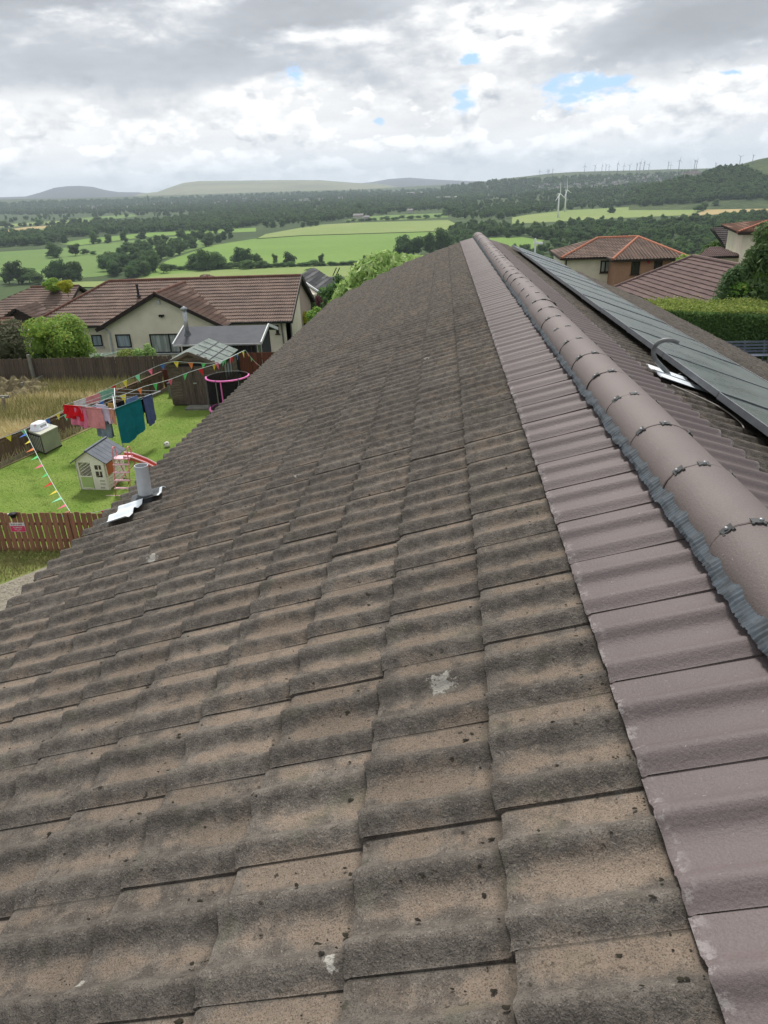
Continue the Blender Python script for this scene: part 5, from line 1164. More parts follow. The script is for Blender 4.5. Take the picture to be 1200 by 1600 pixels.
# roof peeping over the bungalow
a = onplane(320, 428.5, 60); G4 = thing('house', (a[0], 60, -4), 'roof peak of a house just showing over the bungalow ridge, brown tiles', 'house')
roof_part('roof', [[(a[0]-3.6, 56.5, a[2]-1.9), (a[0]+3.6, 56.5, a[2]-1.9), (a[0], 60, a[2])], [(a[0]+3.6, 56.5, a[2]-1.9), (a[0]+3.6, 63.5, a[2]-1.9), (a[0], 60, a[2])], [(a[0]-3.6, 63.5, a[2]-1.9), (a[0]-3.6, 56.5, a[2]-1.9), (a[0], 60, a[2])]], 'roof_redbrown', G4); MB().box((a[0], 60, a[2]-3.2), (6.2, 6.2, 2.8)).build('wall', 'pinkish_wall', G4)
# two grey roofed houses beyond the bungalow end
def V3(px, py, y): return tuple(onplane(px, py, y))
G5 = thing('house', V3(492, 470, 64), 'small house with a grey tiled roof and white verge beside the bungalow end', 'house')
ra, rb = V3(466, 434, 66), V3(492, 432.5, 74); dzE = -1.5
eR0 = V3(503, 459.5, 63.5); eR1 = (eR0[0]+rb[0]-ra[0], eR0[1]+rb[1]-ra[1], eR0[2])
rb = (rb[0], rb[1], ra[2]); 
roof_part('roof', [[eR0, eR1, rb, ra]], 'roof_greytile', G5); eL0 = (2*ra[0]-eR0[0], eR0[1], eR0[2]); eL1 = (eL0[0]+rb[0]-ra[0], eL0[1]+rb[1]-ra[1], eL0[2]); roof_part('rear_roof', [[eL1, eL0, ra, rb]], 'roof_greytile', G5)
MB().bar(eR0, ra, .10, .16).build('verge_board', 'white_trim', G5); MB().bar(eR0, eR1, .12, .12).build('gutter', 'white_trim', G5)
poly_wall('gable_wall', [(eR0[0]-.3, eR0[1]+.3, eR0[2]-2.6), (eR0[0]-.3, eR0[1]+.3, eR0[2]-.05), (ra[0], ra[1]-.1, ra[2]-.2), (eL0[0]+.3, eL0[1]+.3, eR0[2]-.05), (eL0[0]+.3, eL0[1]+.3, eR0[2]-2.6)], 'render_cream', G5)
poly_wall('side_wall', [(eR0[0]-.3, eR0[1]+.3, eR0[2]-2.6), (eR1[0]-.3, eR1[1], eR0[2]-2.6), (eR1[0]-.3, eR1[1], eR0[2]-.05), (eR0[0]-.3, eR0[1]+.3, eR0[2]-.05)], 'render_cream', G5, (-.25, 0, 0))
G6 = thing('house', V3(520, 450, 84), 'farther house with a dark grey roof above the green tree by the roof edge', 'house')
a, b = V3(496, 433, 86), V3(543, 431.5, 86); zr2 = (a[2]+b[2])/2
roof_part('roof', [[(a[0]-2, 82, zr2-1.9), (b[0]+1, 82, zr2-1.9), (b[0], 86, zr2), (a[0], 86, zr2)]], 'roof_greytile', G6); MB().box(((a[0]+b[0])/2, 84.5, zr2-3.6), (b[0]-a[0], 4, 3)).build('wall', 'render_cream', G6)
for q in (1, 2): c = V3(515+q*5, 431, 86); MB().tube([c, (c[0]+.5, 86, c[2]+.9)], .06, 6).build('aerial', 'charcoal_paint', G6)
# two storey house with terracotta hips on the right
HB = thing('hipped_house', (16, 76, -5), 'two storey house, brick and cream walls, hipped roof edged with orange ridge tiles', 'house')
E0, E1_, E2_, E3 = (10.75, 73.6, .7), (15.0, 73.6, .7), (15.0, 70.75, .7), (21.9, 70.75, .7)
AP, RL, BK = (18.75, 77.6, 2.09), (14.75, 77.6, 2.09), 81.6
roof_part('roof', [[E0, E1_, AP, RL], [E2_, E1_, AP], [E2_, E3, AP], [E3, (21.9, BK, .7), AP], [(10.75, BK, .7), E0, RL], [(21.9, BK, .7), (10.75, BK, .7), RL, AP]], 'roof_brown2', HB, pitch=.3, hr=.06, dx=.06, step=.07)
for p, q in ((E0, RL), (RL, AP), (E2_, AP), (E3, AP)): ridge_run(HB, np.array(p)+[0, 0, .06], np.array(q)+[0, 0, .06], 'hip_terracotta', .13, .45, 'hip_tiles')
MB().box((16.2, 77.9, -2.2), (10.1, 7.6, 5.75)).build('wall', 'render_cream', HB)
bw = MB(); bw.box((18.45, 72.7, -2.2), (6.1, 3.3, 5.75)); bw.uv = [(x+y, z) for x, y, z in bw.v]; bw.build('brick_wall', 'brick_wall', HB)
for a, b in ((E0, E1_), (E2_, E3), (E1_, E2_), ((E0[0], BK, .7), E0)): MB().bar((a[0], a[1]-.02, a[2]-.10), (b[0], b[1]-.02, b[2]-.10), .14, .16).build('gutter', 'frame_brown', HB)
yw = 74.1; a, b = onplane(937, 426.5, yw), onplane(955, 406.5, yw); window(HB, a[0], b[0]-.05, a[2], b[2], yw, 'frame_brown', 'glass_blind', (.5,), .13)
yw = 71.05
for x0_, x1_, y0_, y1_ in ((985, 1000.5, 429, 408.5), (1020.5, 1035.5, 427, 407)): a, b = onplane(x0_, y0_, yw), onplane(x1_, y1_, yw); window(HB, a[0], b[0], a[2], b[2], yw, 'frame_brown', 'glass_dark', (.5,), .13)
MB().tube([(11.3, 73.9, .5), (11.3, 74.0, -5)], .06, 6).build('downpipe', 'frame_brown', HB)
a = onplane(1013, 409, yw); MB().box((a[0], yw-.05, a[2]), (.25, .1, .25)).build('wall_vent', 'sign_pink', HB)
# purple brown roof below it
FB = thing('bungalow', (16, 46, -1), 'bungalow of which the long purple brown tiled roof shows above the clipped hedge', 'house')
R1, R2 = G(1083, 401, 3.0), G(1200, 424, 3.0); dr = (R2-R1)/np.linalg.norm(R2-R1); R2 = R1+dr*9; Eb = G(960, 449.5, .95); Ec = Eb+dr*11.5
roof_part('roof', [[Eb, Ec, R2, R1]], 'roof_purplebrown', FB, step=.055, hr=.02)
pr_ = np.array([-dr[1], dr[0], 0]); Ed = R1*2-Eb; Ed[2] = Eb[2]; mir = R1+(Eb-R1)-2*((Eb-R1)@pr_)*pr_; mir[2] = Eb[2]
roof_part('rear_roof', [[mir, Eb, R1], [mir+dr*11.5, mir, R1, R2]], 'roof_purplebrown', FB, step=.05, hr=.02)
ridge_run(FB, R1+[0, 0, .04], R2+[0, 0, .04], 'roof_purplebrown', .12); ridge_run(FB, Eb+[0, 0, .04], R1+[0, 0, .04], 'roof_purplebrown', .12)
cc = (Eb+Ec+mir+mir+dr*11.5)/4; w3 = MB(); w3.prism([tuple((Eb+(cc-Eb)*.08)[:2]), tuple((Ec+(cc-Ec)*.08)[:2]), tuple((mir+dr*11.5+(cc-mir-dr*11.5)*.08)[:2]), tuple((mir+(cc-mir)*.08)[:2])], -2.5, .9); w3.build('wall', 'render_cream', FB)
# more roofs at the right edge
NB = thing('house', V3(1125, 405, 58), 'house with a dull brown roof between the green trees and the tall conifer', 'house')
a, b = onplane(1107, 386.5, 60), onplane(1124, 386, 60); e0, e1 = onplane(1088, 402, 56.5), onplane(1158, 404, 56.5); e1[2] = e0[2]; b[2] = a[2]
roof_part('roof', [[e0, e1, b, a]], 'roof_purplebrown', NB, step=.05); MB().box(((a[0]+b[0])/2, 58.2, e0[2]-1.7), (b[0]-a[0]+1.2, 2.4, 3)).build('wall', 'render_cream', NB)
a2, b2 = onplane(1124, 388, 66), onplane(1162, 371, 70); e2, e3 = onplane(1137, 391.5, 64), onplane(1170, 383, 64)
NC = thing('house', V3(1150, 400, 68), 'dark grey roof behind the dull brown one, left of the cream walled house', 'house')
roof_part('roof', [[tuple(e2), (e3[0]+1, 64, e2[2]), (b2[0]+1, 68, e2[2]+1.7), (a2[0]-.3, 68, e2[2]+1.5)]], 'roof_dark', NC); MB().box(((e2[0]+b2[0])/2+.6, 67, e2[2]-1.6), (2.2, 4, 3)).build('wall', 'render_cream', NC)
ND = thing('house', V3(1190, 390, 60), 'cream walled house with an orange brown hipped roof at the right edge', 'house')
ea = onplane(1153, 362.5, 56); eb = np.array([ea[0]+7.5, 53.4, ea[2]]); ap = onplane(1203, 344, 60.5); ap2 = ap+np.array([4, -1.6, 0])
roof_part('roof', [[ea, eb, ap2, ap], [(ea[0]+1.5, 64, ea[2]), ea, ap]], 'roof_orange', ND, step=.05); ridge_run(ND, ea, ap, 'hip_terracotta', .1)
w4 = MB(); w4.prism([(ea[0]+.5, 56.3), (eb[0], 54.0), (eb[0]+2, 62), (ea[0]+1.8, 63)], ea[2]-5.5, ea[2]-.08); w4.build('wall', 'render_cream', ND); MB().bar(ea-[0, .05, .1], eb-[0, .05, .1], .14, .18).build('gutter', 'frame_brown', ND)
# ------------------------------------------------------------------ garden buildings
GR = thing('garden_room', (-10.7, 34, 0), 'black garden room with a charcoal felt roof, white edge trim and steel flue', 'garden room')
xa, xb, yf_, yb_, ze_, zr_ = -12.8, -8.65, 32.35, 35.9, 1.50, 2.02
MB().poly3([(xa, yf_, ze_), (xb, yf_, ze_), (xb, 34.1, zr_), (xa, 34.1, zr_)], .06).build('roof_slope', 'felt_charcoal', GR); MB().poly3([(xb, yb_, ze_), (xa, yb_, ze_), (xa, 34.1, zr_), (xb, 34.1, zr_)], .06).build('roof_slope', 'felt_charcoal', GR)
for x in (xa-.02, xb+.02):
    for yy in (yf_, yb_): MB().bar((x, yy, ze_+.0), (x, 34.1, zr_+.0), .05, .14).build('fascia', 'white_trim', GR)
MB().bar((xa, yf_-.03, ze_-.03), (xb, yf_-.03, ze_-.03), .04, .07).build('front_trim', 'frame_edge', GR)
poly_wall('end_wall', [(xb-.35, yf_+.3, -.1), (xb-.35, yb_-.3, -.1), (xb-.35, yb_-.3, ze_-.03), (xb-.35, 34.1, zr_-.1), (xb-.35, yf_+.3, ze_-.03)], 'charcoal_paint', GR, (-.1, 0, 0))
for i in range(18): MB().box(((xa+.3+(i+.5)*(xb-xa-.65)/18), yf_+.3, .72), ((xb-xa-.65)/18-.015, .05, 1.5)).build('board', 'charcoal_paint', GR)
for yy in (32.9, 33.6): MB().box((xb-.33, yy, .75), (.04, .06, 1.4)).build('white_post', 'white_trim', GR)
MB().box((xb-.335, 33.25, .95), (.03, .55, .8)).build('window', 'glass_dark', GR)
f0, f1 = onplane(293.5, 524, 33.3), onplane(287.5, 484, 33.3); MB().tube([f0, f1], .095, 14).build('flue', 'flue_steel', GR, smooth=True)
fl = MB(); fl.lathe(tuple(f1), [(.10, -.05), (.15, -.02), (.15, .02), (.19, .05), (.02, .16)], 14); fl.build('flue_cap', 'flue_steel', GR, smooth=True); MB().lathe(tuple(f0), [(.20, -.02), (.16, .06), (.10, .20)], 12).build('flue_collar', 'lead_dark', GR)
SH = thing('garden_shed', (-10.2, 28.6, 0), 'old dark brown timber shed with a pale green mineral felt roof and double doors', 'shed')
sx0, sx1, sy0, sy1, se, sr, sxr = -11.27, -9.17, 27.45, 29.95, 1.74, 2.20, -10.28
for x0_, n_ in ((sx0-.17, 1), (sx1+.12, 2)):
    MB().poly3([(x0_, sy0-.14, se-.03), (x0_, sy1+.1, se-.03), (sxr, sy1+.1, sr+.02), (sxr, sy0-.14, sr+.02)], .035).build('roof_slope', 'felt_green', SH)
for i in range(1, 4): y = sy0-.14+(sy1-sy0+.24)*i/4; MB().bar((sx1+.11, y, se-.016), (sxr, y, sr+.032), .05, .008).build('felt_seam', 'felt_charcoal', SH)
for i in range(1, 3): t = i/3; MB().bar((sxr+(sx1+.12-sxr)*t, sy0-.14, sr+.026-(sr-se+.03)*t), (sxr+(sx1+.12-sxr)*t, sy1+.1, sr+.026-(sr-se+.03)*t), .04, .008).build('felt_seam', 'felt_charcoal', SH)
for x0_ in (sx0-.17, sx1+.12): MB().bar((x0_, sy0-.16, se-.06), (sxr, sy0-.16, sr-.01), .03, .12).build('barge_board', 'shed_board', SH)
MB().box(((sx0+sx1)/2, (sy0+sy1)/2, .85), (sx1-sx0-.06, sy1-sy0-.06, 1.66)).build('shed_core', 'charcoal_paint', SH)
dx0, dx1 = -10.78, -9.75
for i in range(16):
    z = .06+i*.128; w0, w1 = sx0, sx1
    if z > se-.06: t = (z+.06-se)/(sr-se); w0, w1 = sx0+(sxr-sx0)*t, sx1+(sxr-sx1)*t
    if w1-w0 < .1: continue
    if z < 1.62:
        for a, b in ((w0, dx0), (dx1, w1)): MB().bar((a, sy0, z+.062), (b, sy0, z+.062), .028, .124, up=(0, -.12, 1)).build('board', 'shed_board', SH)
    else: MB().bar((w0, sy0, z+.062), (w1, sy0, z+.062), .028, .124, up=(0, -.12, 1)).build('board', 'shed_board', SH)
    if z < se-.05:
        for a, b in (((sy0, 28.1), (29.2, sy1)) if .85 < z < 1.5 else ((sy0, sy1),)): MB().bar((sx1, a, z+.062), (sx1, b, z+.062), .028, .124, up=(.12, 0, 1)).build('board', 'shed_board', SH)
for k, (a, b) in enumerate(((dx0+.01, (dx0+dx1)/2-.006), ((dx0+dx1)/2+.006, dx1-.01))):
    dr_ = MB().box(((a+b)/2, sy0-.005, .84), (b-a, .04, 1.56)).build('door', 'shed_board', SH)
    for i in range(5): MB().box((a+(i+.5)*(b-a)/5, sy0-.03, .84), ((b-a)/5-.008, .012, 1.54)).build('door_board', 'wood_dark', dr_)
MB().box((-10.2, sy0-.05, .95), (.13, .03, .05)).build('hasp', 'flue_steel', SH)
wn = MB()
for y in (28.1, 28.46, 28.83, 29.2): wn.box((sx1+.02, y, 1.18), (.05, .045, .66))
for z in (.86, 1.5): wn.box((sx1+.022, 28.65, z), (.046, 1.14, .045))
wn = wn.build('window', 'shed_board', SH)
for i in range(3): MB().box((sx1+.012, 28.28+i*.365, 1.18), (.01, .31, .58)).build('pane', 'glass_sky' if i else 'glass_blind', wn)
MB().box((-10.0, 27.05, .04), (1.1, .55, .08)).build('doorstep', 'wood_grey', SH)
# blocks / low box left of shed
ob = thing('storage_chest', (-11.75, 29.3, 0), 'low grey box standing between the fence end and the dark shed', 'box'); MB().box((-11.72, 29.2, .28), (.55, .6, .52)).build('chest_body', 'wood_grey', ob); MB().box((-11.72, 29.2, .56), (.6, .66, .04)).build('chest_lid', 'charcoal_paint', ob)
# ------------------------------------------------------------------ playhouse
p0 = G(127, 765, 0); p1 = G(171, 766, 0); PW = .93; PD = 1.06; ang = math.atan2(p1[1]-p0[1], p1[0]-p0[0])
PH = thing('playhouse', (0, 0, 0), 'cream plastic playhouse with a grey roof, green half door and orange shutter', 'playhouse')
PH.location = p0; PH.rotation_euler = (0, 0, ang)
def phb(name, parts, mat, parent=None):
    b = MB(); [b.box(*p) for p in parts]; return b.build(name, mat, parent or PH, local=True)
wh, gh = .93, 1.22
fw_ = [((.04, .02, wh/2), (.08, .04, wh)), ((.49, .02, wh/2), (.06, .04, wh)), ((.265, .02, wh-.03), (.37, .04, .06)), ((.265, .02, .03), (.37, .04, .06)), ((.725, .02, .2), (.41, .04, .40)), ((.725, .02, .86), (.41, .04, .14)), ((.55, .02, .60), (.06, .04, .40)), ((.86, .02, .60), (.14, .04, .40)), ((.655, .02, .60), (.0, .04, .4))]
fwall = phb('front_wall', [p for p in fw_ if p[1][0] > 0]+[((.70, .02, .62), (.24, .04, .05))], 'play_cream')
for z in (.52, .71): phb('window', [((.70, .03, z), (.24, .02, .13))], 'play_inside', PH); phb('window_bar', [((.70, .012, z), (.02, .03, .13))], 'play_cream', PH)
phb('door', [((.265, .015, .24), (.37, .03, .40))], 'play_green'); phb('door_rim', [((.265, -.004, .43), (.37, .02, .03)), ((.265, -.004, .06), (.33, .02, .02))], 'play_cream')
phb('letter_slot', [((.75, -.004, .30), (.16, .012, .04)), ((.75, -.004, .20), (.16, .012, .03)), ((.72, -.004, .08), (.14, .012, .05))], 'box_top')
g_ = MB(); g_.add([(0, 0, wh), (PW, 0, wh), (PW/2, 0, gh), (0, .04, wh), (PW, .04, wh), (PW/2, .04, gh)], [(0, 1, 2), (3, 5, 4), (0, 3, 4, 1), (1, 4, 5, 2), (2, 5, 3, 0)]); g_.build('gable_wall', 'play_cream', PH, local=True)
g_ = MB(); g_.add([(0, PD-.04, wh), (PW, PD-.04, wh), (PW/2, PD-.04, gh), (0, PD, wh), (PW, PD, wh), (PW/2, PD, gh)], [(0, 1, 2), (3, 5, 4), (0, 3, 4, 1), (1, 4, 5, 2), (2, 5, 3, 0)]); g_.build('gable_wall', 'play_cream', PH, local=True)
phb('rear_wall', [((PW/2, PD-.02, z), (PW, .04, .05)) for z in np.arange(.05, .95, .1)]+[((.03, PD-.02, wh/2), (.06, .04, wh)), ((PW-.03, PD-.02, wh/2), (.06, .04, wh))], 'play_cream')
for sx in (.02, PW-.02):
    for i in range(9):
        z = .05+i*.1
        if sx > .5 and .52 < z < .9: phb('slat', [((sx, .70, z+.02), (.04, .62, .055))], 'play_cream')
        else: phb('slat', [((sx, PD/2, z+.02), (.04, PD-.06, .078 if z < .5 else .055))], 'play_cream')
    phb('corner_post', [((sx, .03, wh/2), (.05, .06, wh)), ((sx, PD-.03, wh/2), (.05, .06, wh))], 'play_cream')
phb('shutter', [((PW+.012, .24, .68), (.03, .34, .44))], 'play_red')
phb('play_floor', [((PW/2, PD/2, .02), (PW-.1, PD-.1, .03))], 'play_inside')
for sx in (-1, 1):
    for i in range(6):
        y0 = -.10+i*(PD+.2)/6; y1 = y0+(PD+.2)/6-.012; c = PW/2; q = MB(); a = (c, gh+.045); b = (c+sx*(PW/2+.11), wh-.045)
        q.poly3([(a[0], y0, a[1]), (a[0], y1, a[1]), (b[0], y1, b[1]), (b[0], y0, b[1])], .03); q.build('roof_panel', 'play_roof', PH, local=True)
MB().bar((PW/2, -.11, gh+.05), (PW/2, PD+.11, gh+.05), .07, .03).build('ridge_strip', 'play_roof', PH, local=True)
# ------------------------------------------------------------------ slide with steps
SLz = thing('slide', (0, 0, 0), 'pink garden slide with four pale steps, two hooped handrails and a coral chute', 'slide')
la, lb = G(181, 775, 0), G(204, 775, 0); SLz.location = la; sang = math.atan2(lb[1]-la[1], lb[0]-la[0]); SLz.rotation_euler = (0, 0, sang); sw = np.linalg.norm(lb-la)
H1 = 1.02; lean_ = .32
for x in (0, sw):
    MB().tube([(x, 0, 0), (x, lean_*.55, H1*.55), (x, lean_, H1)], .017, 8).build('side_rail', 'slide_pink', SLz, smooth=True, local=True)
    hp_ = [(x, lean_-.02, H1-.02), (x, lean_+.02, H1+.20)]+[(x, lean_+.12-.10*math.cos(t), H1+.24+.10*math.sin(t)) for t in np.linspace(.2, math.pi-.2, 7)]+[(x, lean_+.23, H1+.18), (x, lean_+.24, H1-.02)]
    MB().tube(hp_, .017, 8).build('hooped_handrail', 'slide_pink', SLz, smooth=True, local=True)
    MB().tube([(x, lean_+.24, H1), (x, .62+lean_, 0)], .015, 8).build('rear_leg', 'slide_pink', SLz, smooth=True, local=True)
for i in range(4): t = (i+1)*.215/1.0; MB().box((sw/2, lean_*t, H1*t), (sw+.03, .10, .022)).build('step', 'slide_palepink', SLz, local=True)
MB().box((sw/2, lean_+.12, H1+.01), (sw+.05, .28, .03)).build('platform', 'slide_palepink', SLz, local=True)
MB().tube([(-.30, 0, .01), (sw, 0, .01)], .013, 6).build('ground_bar', 'slide_palepink', SLz, local=True)
for z in (.25, .34): MB().tube([(0, .6, z), (sw, .6, z)], .012, 6).build('rear_bar', 'play_green', SLz, local=True)
MB().tube([(0, .05, .3), (sw, .62, .75)], .012, 6).build('cross_brace', 'slide_pink', SLz, local=True)
dv = np.array([math.cos(rad(20)), math.sin(rad(20))]); st_ = np.array([sw*.5, lean_+.20]); n2 = np.array([-dv[1], dv[0]])
cpth = [(0, H1), (.25, H1-.07), (.6, .74), (.95, .46), (1.25, .22), (1.5, .13), (1.7, .12)]
for s_, nm in ((-1, 'chute_rim'), (1, 'chute_rim')):
    MB().tube([(*(st_+dv*d+n2*s_*.19), z+.08) for d, z in cpth], .022, 7).build(nm, 'slide_palepink', SLz, smooth=True, local=True)
q = MB(); V = []
for d, z in cpth:
    for s_, dz in ((-.19, .08), (-.17, 0), (.17, 0), (.19, .08)): V.append((*(st_+dv*d+n2*s_), z+dz))
    for s_, dz in ((-.19, .05), (-.17, -.03), (.17, -.03), (.19, .05)): V.append((*(st_+dv*d+n2*s_), z+dz))
q.add(V, [f for i in range(len(cpth)-1) for k in (0, 1, 2) for f in ((8*i+k, 8*i+k+1, 8*i+k+9, 8*i+k+8), (8*i+k+4, 8*i+k+12, 8*i+k+13, 8*i+k+5))]); q.build('chute', 'slide_coral', SLz, local=True)
q = MB(); q.poly3([(*(st_+dv*.55+n2*.1), 0), (*(st_+dv*.75+n2*.1), 0), (*(st_+dv*.75+n2*.1), .60), (*(st_+dv*.55+n2*.1), .76)], .04); q.build('chute_support', 'slide_coral', SLz, local=True)
# ball and stick on the lawn
c = G(261.5, 699, 0); bl = thing('football', c, 'pale football lying on the lawn right of the teal towel', 'ball')
q = MB(); q.lathe((c[0], c[1], .105), [(.105*math.cos(a), .105*math.sin(a)) for a in np.linspace(-1.57, 1.57, 10)], 16); q.build('ball', 'ball_white', bl, smooth=True)
for a, e in ((0.3, .5), (2., .2), (4, .1), (5.2, .7), (3.2, 1.2), (1.1, -.2)): d = np.array([math.cos(a)*math.cos(e), math.sin(a)*math.cos(e), math.sin(e)]); t1 = np.cross(d, [0, 0, 1.]); t1 /= np.linalg.norm(t1); t2 = np.cross(d, t1); MB().add([np.array([c[0], c[1], .105])+d*.1065+(t1*math.cos(k*1.2566)+t2*math.sin(k*1.2566))*.034 for k in range(5)], [(0, 1, 2, 3, 4)]).build('panel', 'ball_panel', bl)
a, b = G(262.5, 710.5, .02), G(273, 710, .02); MB().tube([a, b], .015, 6).build('plastic_stick', 'flag_yellow', label='thin pale plastic stick lying on the lawn beside the roof edge', cat='stick')
# ------------------------------------------------------------------ slatted box with laundry basket
c0, c1, c2 = G(71.5, 711, 0), G(97, 697.5, 0), G(51, 704, 0)
u = (c1-c0); v = (c2-c0); hb_ = .70
BXo = thing('slatted_box', c0, 'greenish grey garden box with a dark slatted end beside the low fence', 'storage box')
c3 = c0+u+v
MB().prism([c0[:2]+(c3-c0)[:2]*.02, (c1-v*.0)[:2], c3[:2], c2[:2]], .06, hb_).build('body', 'box_side', BXo)
ctr = (c0+c3)/2; MB().prism([tuple(ctr[:2]+(p[:2]-ctr[:2])*1.04) for p in (c0, c1, c3, c2)], hb_, hb_+.04).build('lid', 'box_top', BXo)
nf = np.array([v[1], -v[0], 0]); nf /= np.linalg.norm(nf); nf = nf if nf[1] < 0 else -nf
q = MB(); a, b = c0+nf*.006+v*.08, c0+nf*.006+v*.94; q.add([(*a[:2], .08), (*b[:2], .08), (*b[:2], hb_-.04), (*a[:2], hb_-.04)], [(0, 1, 2, 3)]); q.build('dark_end', 'box_dark', BXo)
for i in range(7): p = c0+v*(.12+.125*i)+nf*.02; MB().box((p[0], p[1], .36), (.022, .022, .52)).build('slat', 'box_top', BXo)
for k in (c0, c1, c2, c3): p = ctr+(k-ctr)*.94; MB().box((p[0], p[1], .03), (.06, .06, .06)).build('foot', 'box_dark', BXo)
bc = ctr+v*.08-u*.10; uang = math.atan2(u[1], u[0])
BK_ = thing('laundry_basket', (bc[0], bc[1], hb_+.04), 'white plastic laundry basket upside down on top of the slatted box', 'laundry basket'); BK_.rotation_euler = (0, 0, uang); OFF[BK_.name] = np.zeros(3)
q = MB(); rings = [(.31, .22, 0), (.31, .22, .03), (.285, .20, .035), (.255, .175, .20), (.235, .155, .235), (.10, .06, .245)]; V = []
for rx, ry, z in rings:
    for k in range(24):
        a = 2*math.pi*k/24; cx_, sx_ = math.cos(a), math.sin(a); pw = .45; V.append((rx*math.copysign(abs(cx_)**pw, cx_), ry*math.copysign(abs(sx_)**pw, sx_), z))
q.add(V, [(i*24+k, i*24+(k+1) % 24, (i+1)*24+(k+1) % 24, (i+1)*24+k) for i in range(5) for k in range(24)]+[tuple(5*24+k for k in range(24))]); q.build('basket_shell', 'basket_white', BK_, smooth=True, local=True)
for sy in (-1, 1):
    for i in range(6): MB().box((-.13+i*.052, sy*.190, .115), (.012, .012, .09)).build('slot', 'box_dark', BK_, local=True)
# ------------------------------------------------------------------ trampoline
tc_ = G(329, 655, 0)+np.array([.80, .25, 0]); TR = thing('trampoline', tc_, 'small round trampoline with a black safety net and pink top ring', 'trampoline'); rt = .80; ht = 1.60
def circ(r, z, n=40, a0=0, a1=2*math.pi): return [(tc_[0]+r*math.cos(a), tc_[1]+r*math.sin(a), z) for a in np.linspace(a0, a1, n)]
MB().tube(circ(rt, ht, 24, math.pi+.1, 2*math.pi+.3), .032, 8).build('padded_ring', 'tramp_pink', TR, smooth=True); MB().tube(circ(rt, ht, 24, .3, math.pi+.1), .010, 8).build('rear_ring', 'tramp_pole', TR, smooth=True)
q = MB(); n = 32; V = [p for z in (.42, ht-.02) for p in circ(rt-.02, z, n+1)[:n]]; q.add(V, [(k, (k+1) % n, n+(k+1) % n, n+k) for k in range(n)]); q.build('safety_net', 'net_black', TR, smooth=True)
for i in range(6): a = rad(195+60*i); x, y = tc_[0]+(rt+.02)*math.cos(a), tc_[1]+(rt+.02)*math.sin(a); MB().tube([(x, y, 0), (x, y, ht+.03)], .022, 8).build('pole', 'tramp_pole', TR)
a = rad(268); x, y = tc_[0]+(rt+.0)*math.cos(a), tc_[1]+(rt+.0)*math.sin(a); MB().bar((x, y, .40), (x-.0, y, ht), .07, .03, up=(1, 0, 0)).build('zip_strip', 'tramp_pink', TR)
MB().tube(circ(rt, .38), .05, 8, cap=False).build('padded_rim', 'tramp_pink', TR, smooth=True); q = MB(); q.add(circ(rt-.05, .36, 33)[:32], [tuple(range(32))]); q.build('bounce_mat', 'black_trim', TR)
for i in range(3): a = rad(195+120*i); MB().tube(circ(rt, .02, 7, a-.3, a+.3), .02, 6).build('foot', 'tramp_pink', TR)
# ------------------------------------------------------------------ rotary airers
def airer(name, L, N, Rr, Bk, hubz0, mats, label, ground=0, nl=4, top=.12):
    L, N, Rr, Bk = [np.array(p, float) for p in (L, N, Rr, Bk)]; c = (L+N+Rr+Bk)/4; t = thing(name, (c[0], c[1], ground), label, 'clothes airer')
    hub = np.array([c[0], c[1], hubz0]); MB().tube([(c[0], c[1], ground), (c[0], c[1], c[2]+top)], .024, 8).build('pole', mats[0], t); MB().tube([hub-[0, 0, .05], hub+[0, 0, .06]], .045, 10).build('hub', mats[0], t)
    for p in (L, N, Rr, Bk):
        MB().tube([hub, p], .016, 6).build('arm', mats[0], t); m = hub+(p-hub)*.45; MB().tube([(c[0], c[1], c[2]+top-.03), m], .011, 5).build('strut', mats[0], t)
    C = (L, N, Rr, Bk)
    for k in range(nl):
        f = 1-.2*k; lc = MB(); 
        for i in range(4): a, b = hub+(C[i]-hub)*f, hub+(C[(i+1) % 4]-hub)*f; lc.tube([a, (a+b)/2-np.array([0, 0, .02]), b], .007, 4)
        lc.build('line', mats[1], t, kind='stuff' if False else None)
    return t, hub
AL, AN, AR, AB = G(97, 634, 1.72), G(177.5, 640, 1.72), G(251, 611, 1.72), G(183, 607, 1.72)
AB = AL+AR-AN+(AB-(AL+AR-AN))*.5
airer('rotary_airer', AL, AN, AR, AB, 1.42, ('airer_metal', 'line_cord'), 'open rotary clothes airer on the lawn hung with washing')
for e_, f_ in ((AN, AR),): MB().tube([e_, f_], .016, 6).build('clothes_pole', 'airer_metal', label='pale metal bar along the right side of the airer', cat='bar') if False else None
q0 = onplane(155, 560, 37.5); h2_ = q0[2]-.0
airer('rotary_airer', onplane(115, 549, 37.5), onplane(140, 560, 36.4)+[0, 0, .05], onplane(193, 547.5, 37.5), onplane(160, 552, 39.), h2_, ('airer_green', 'airer_green'), 'empty pale green rotary airer behind the back fence', -1, 3, .0)
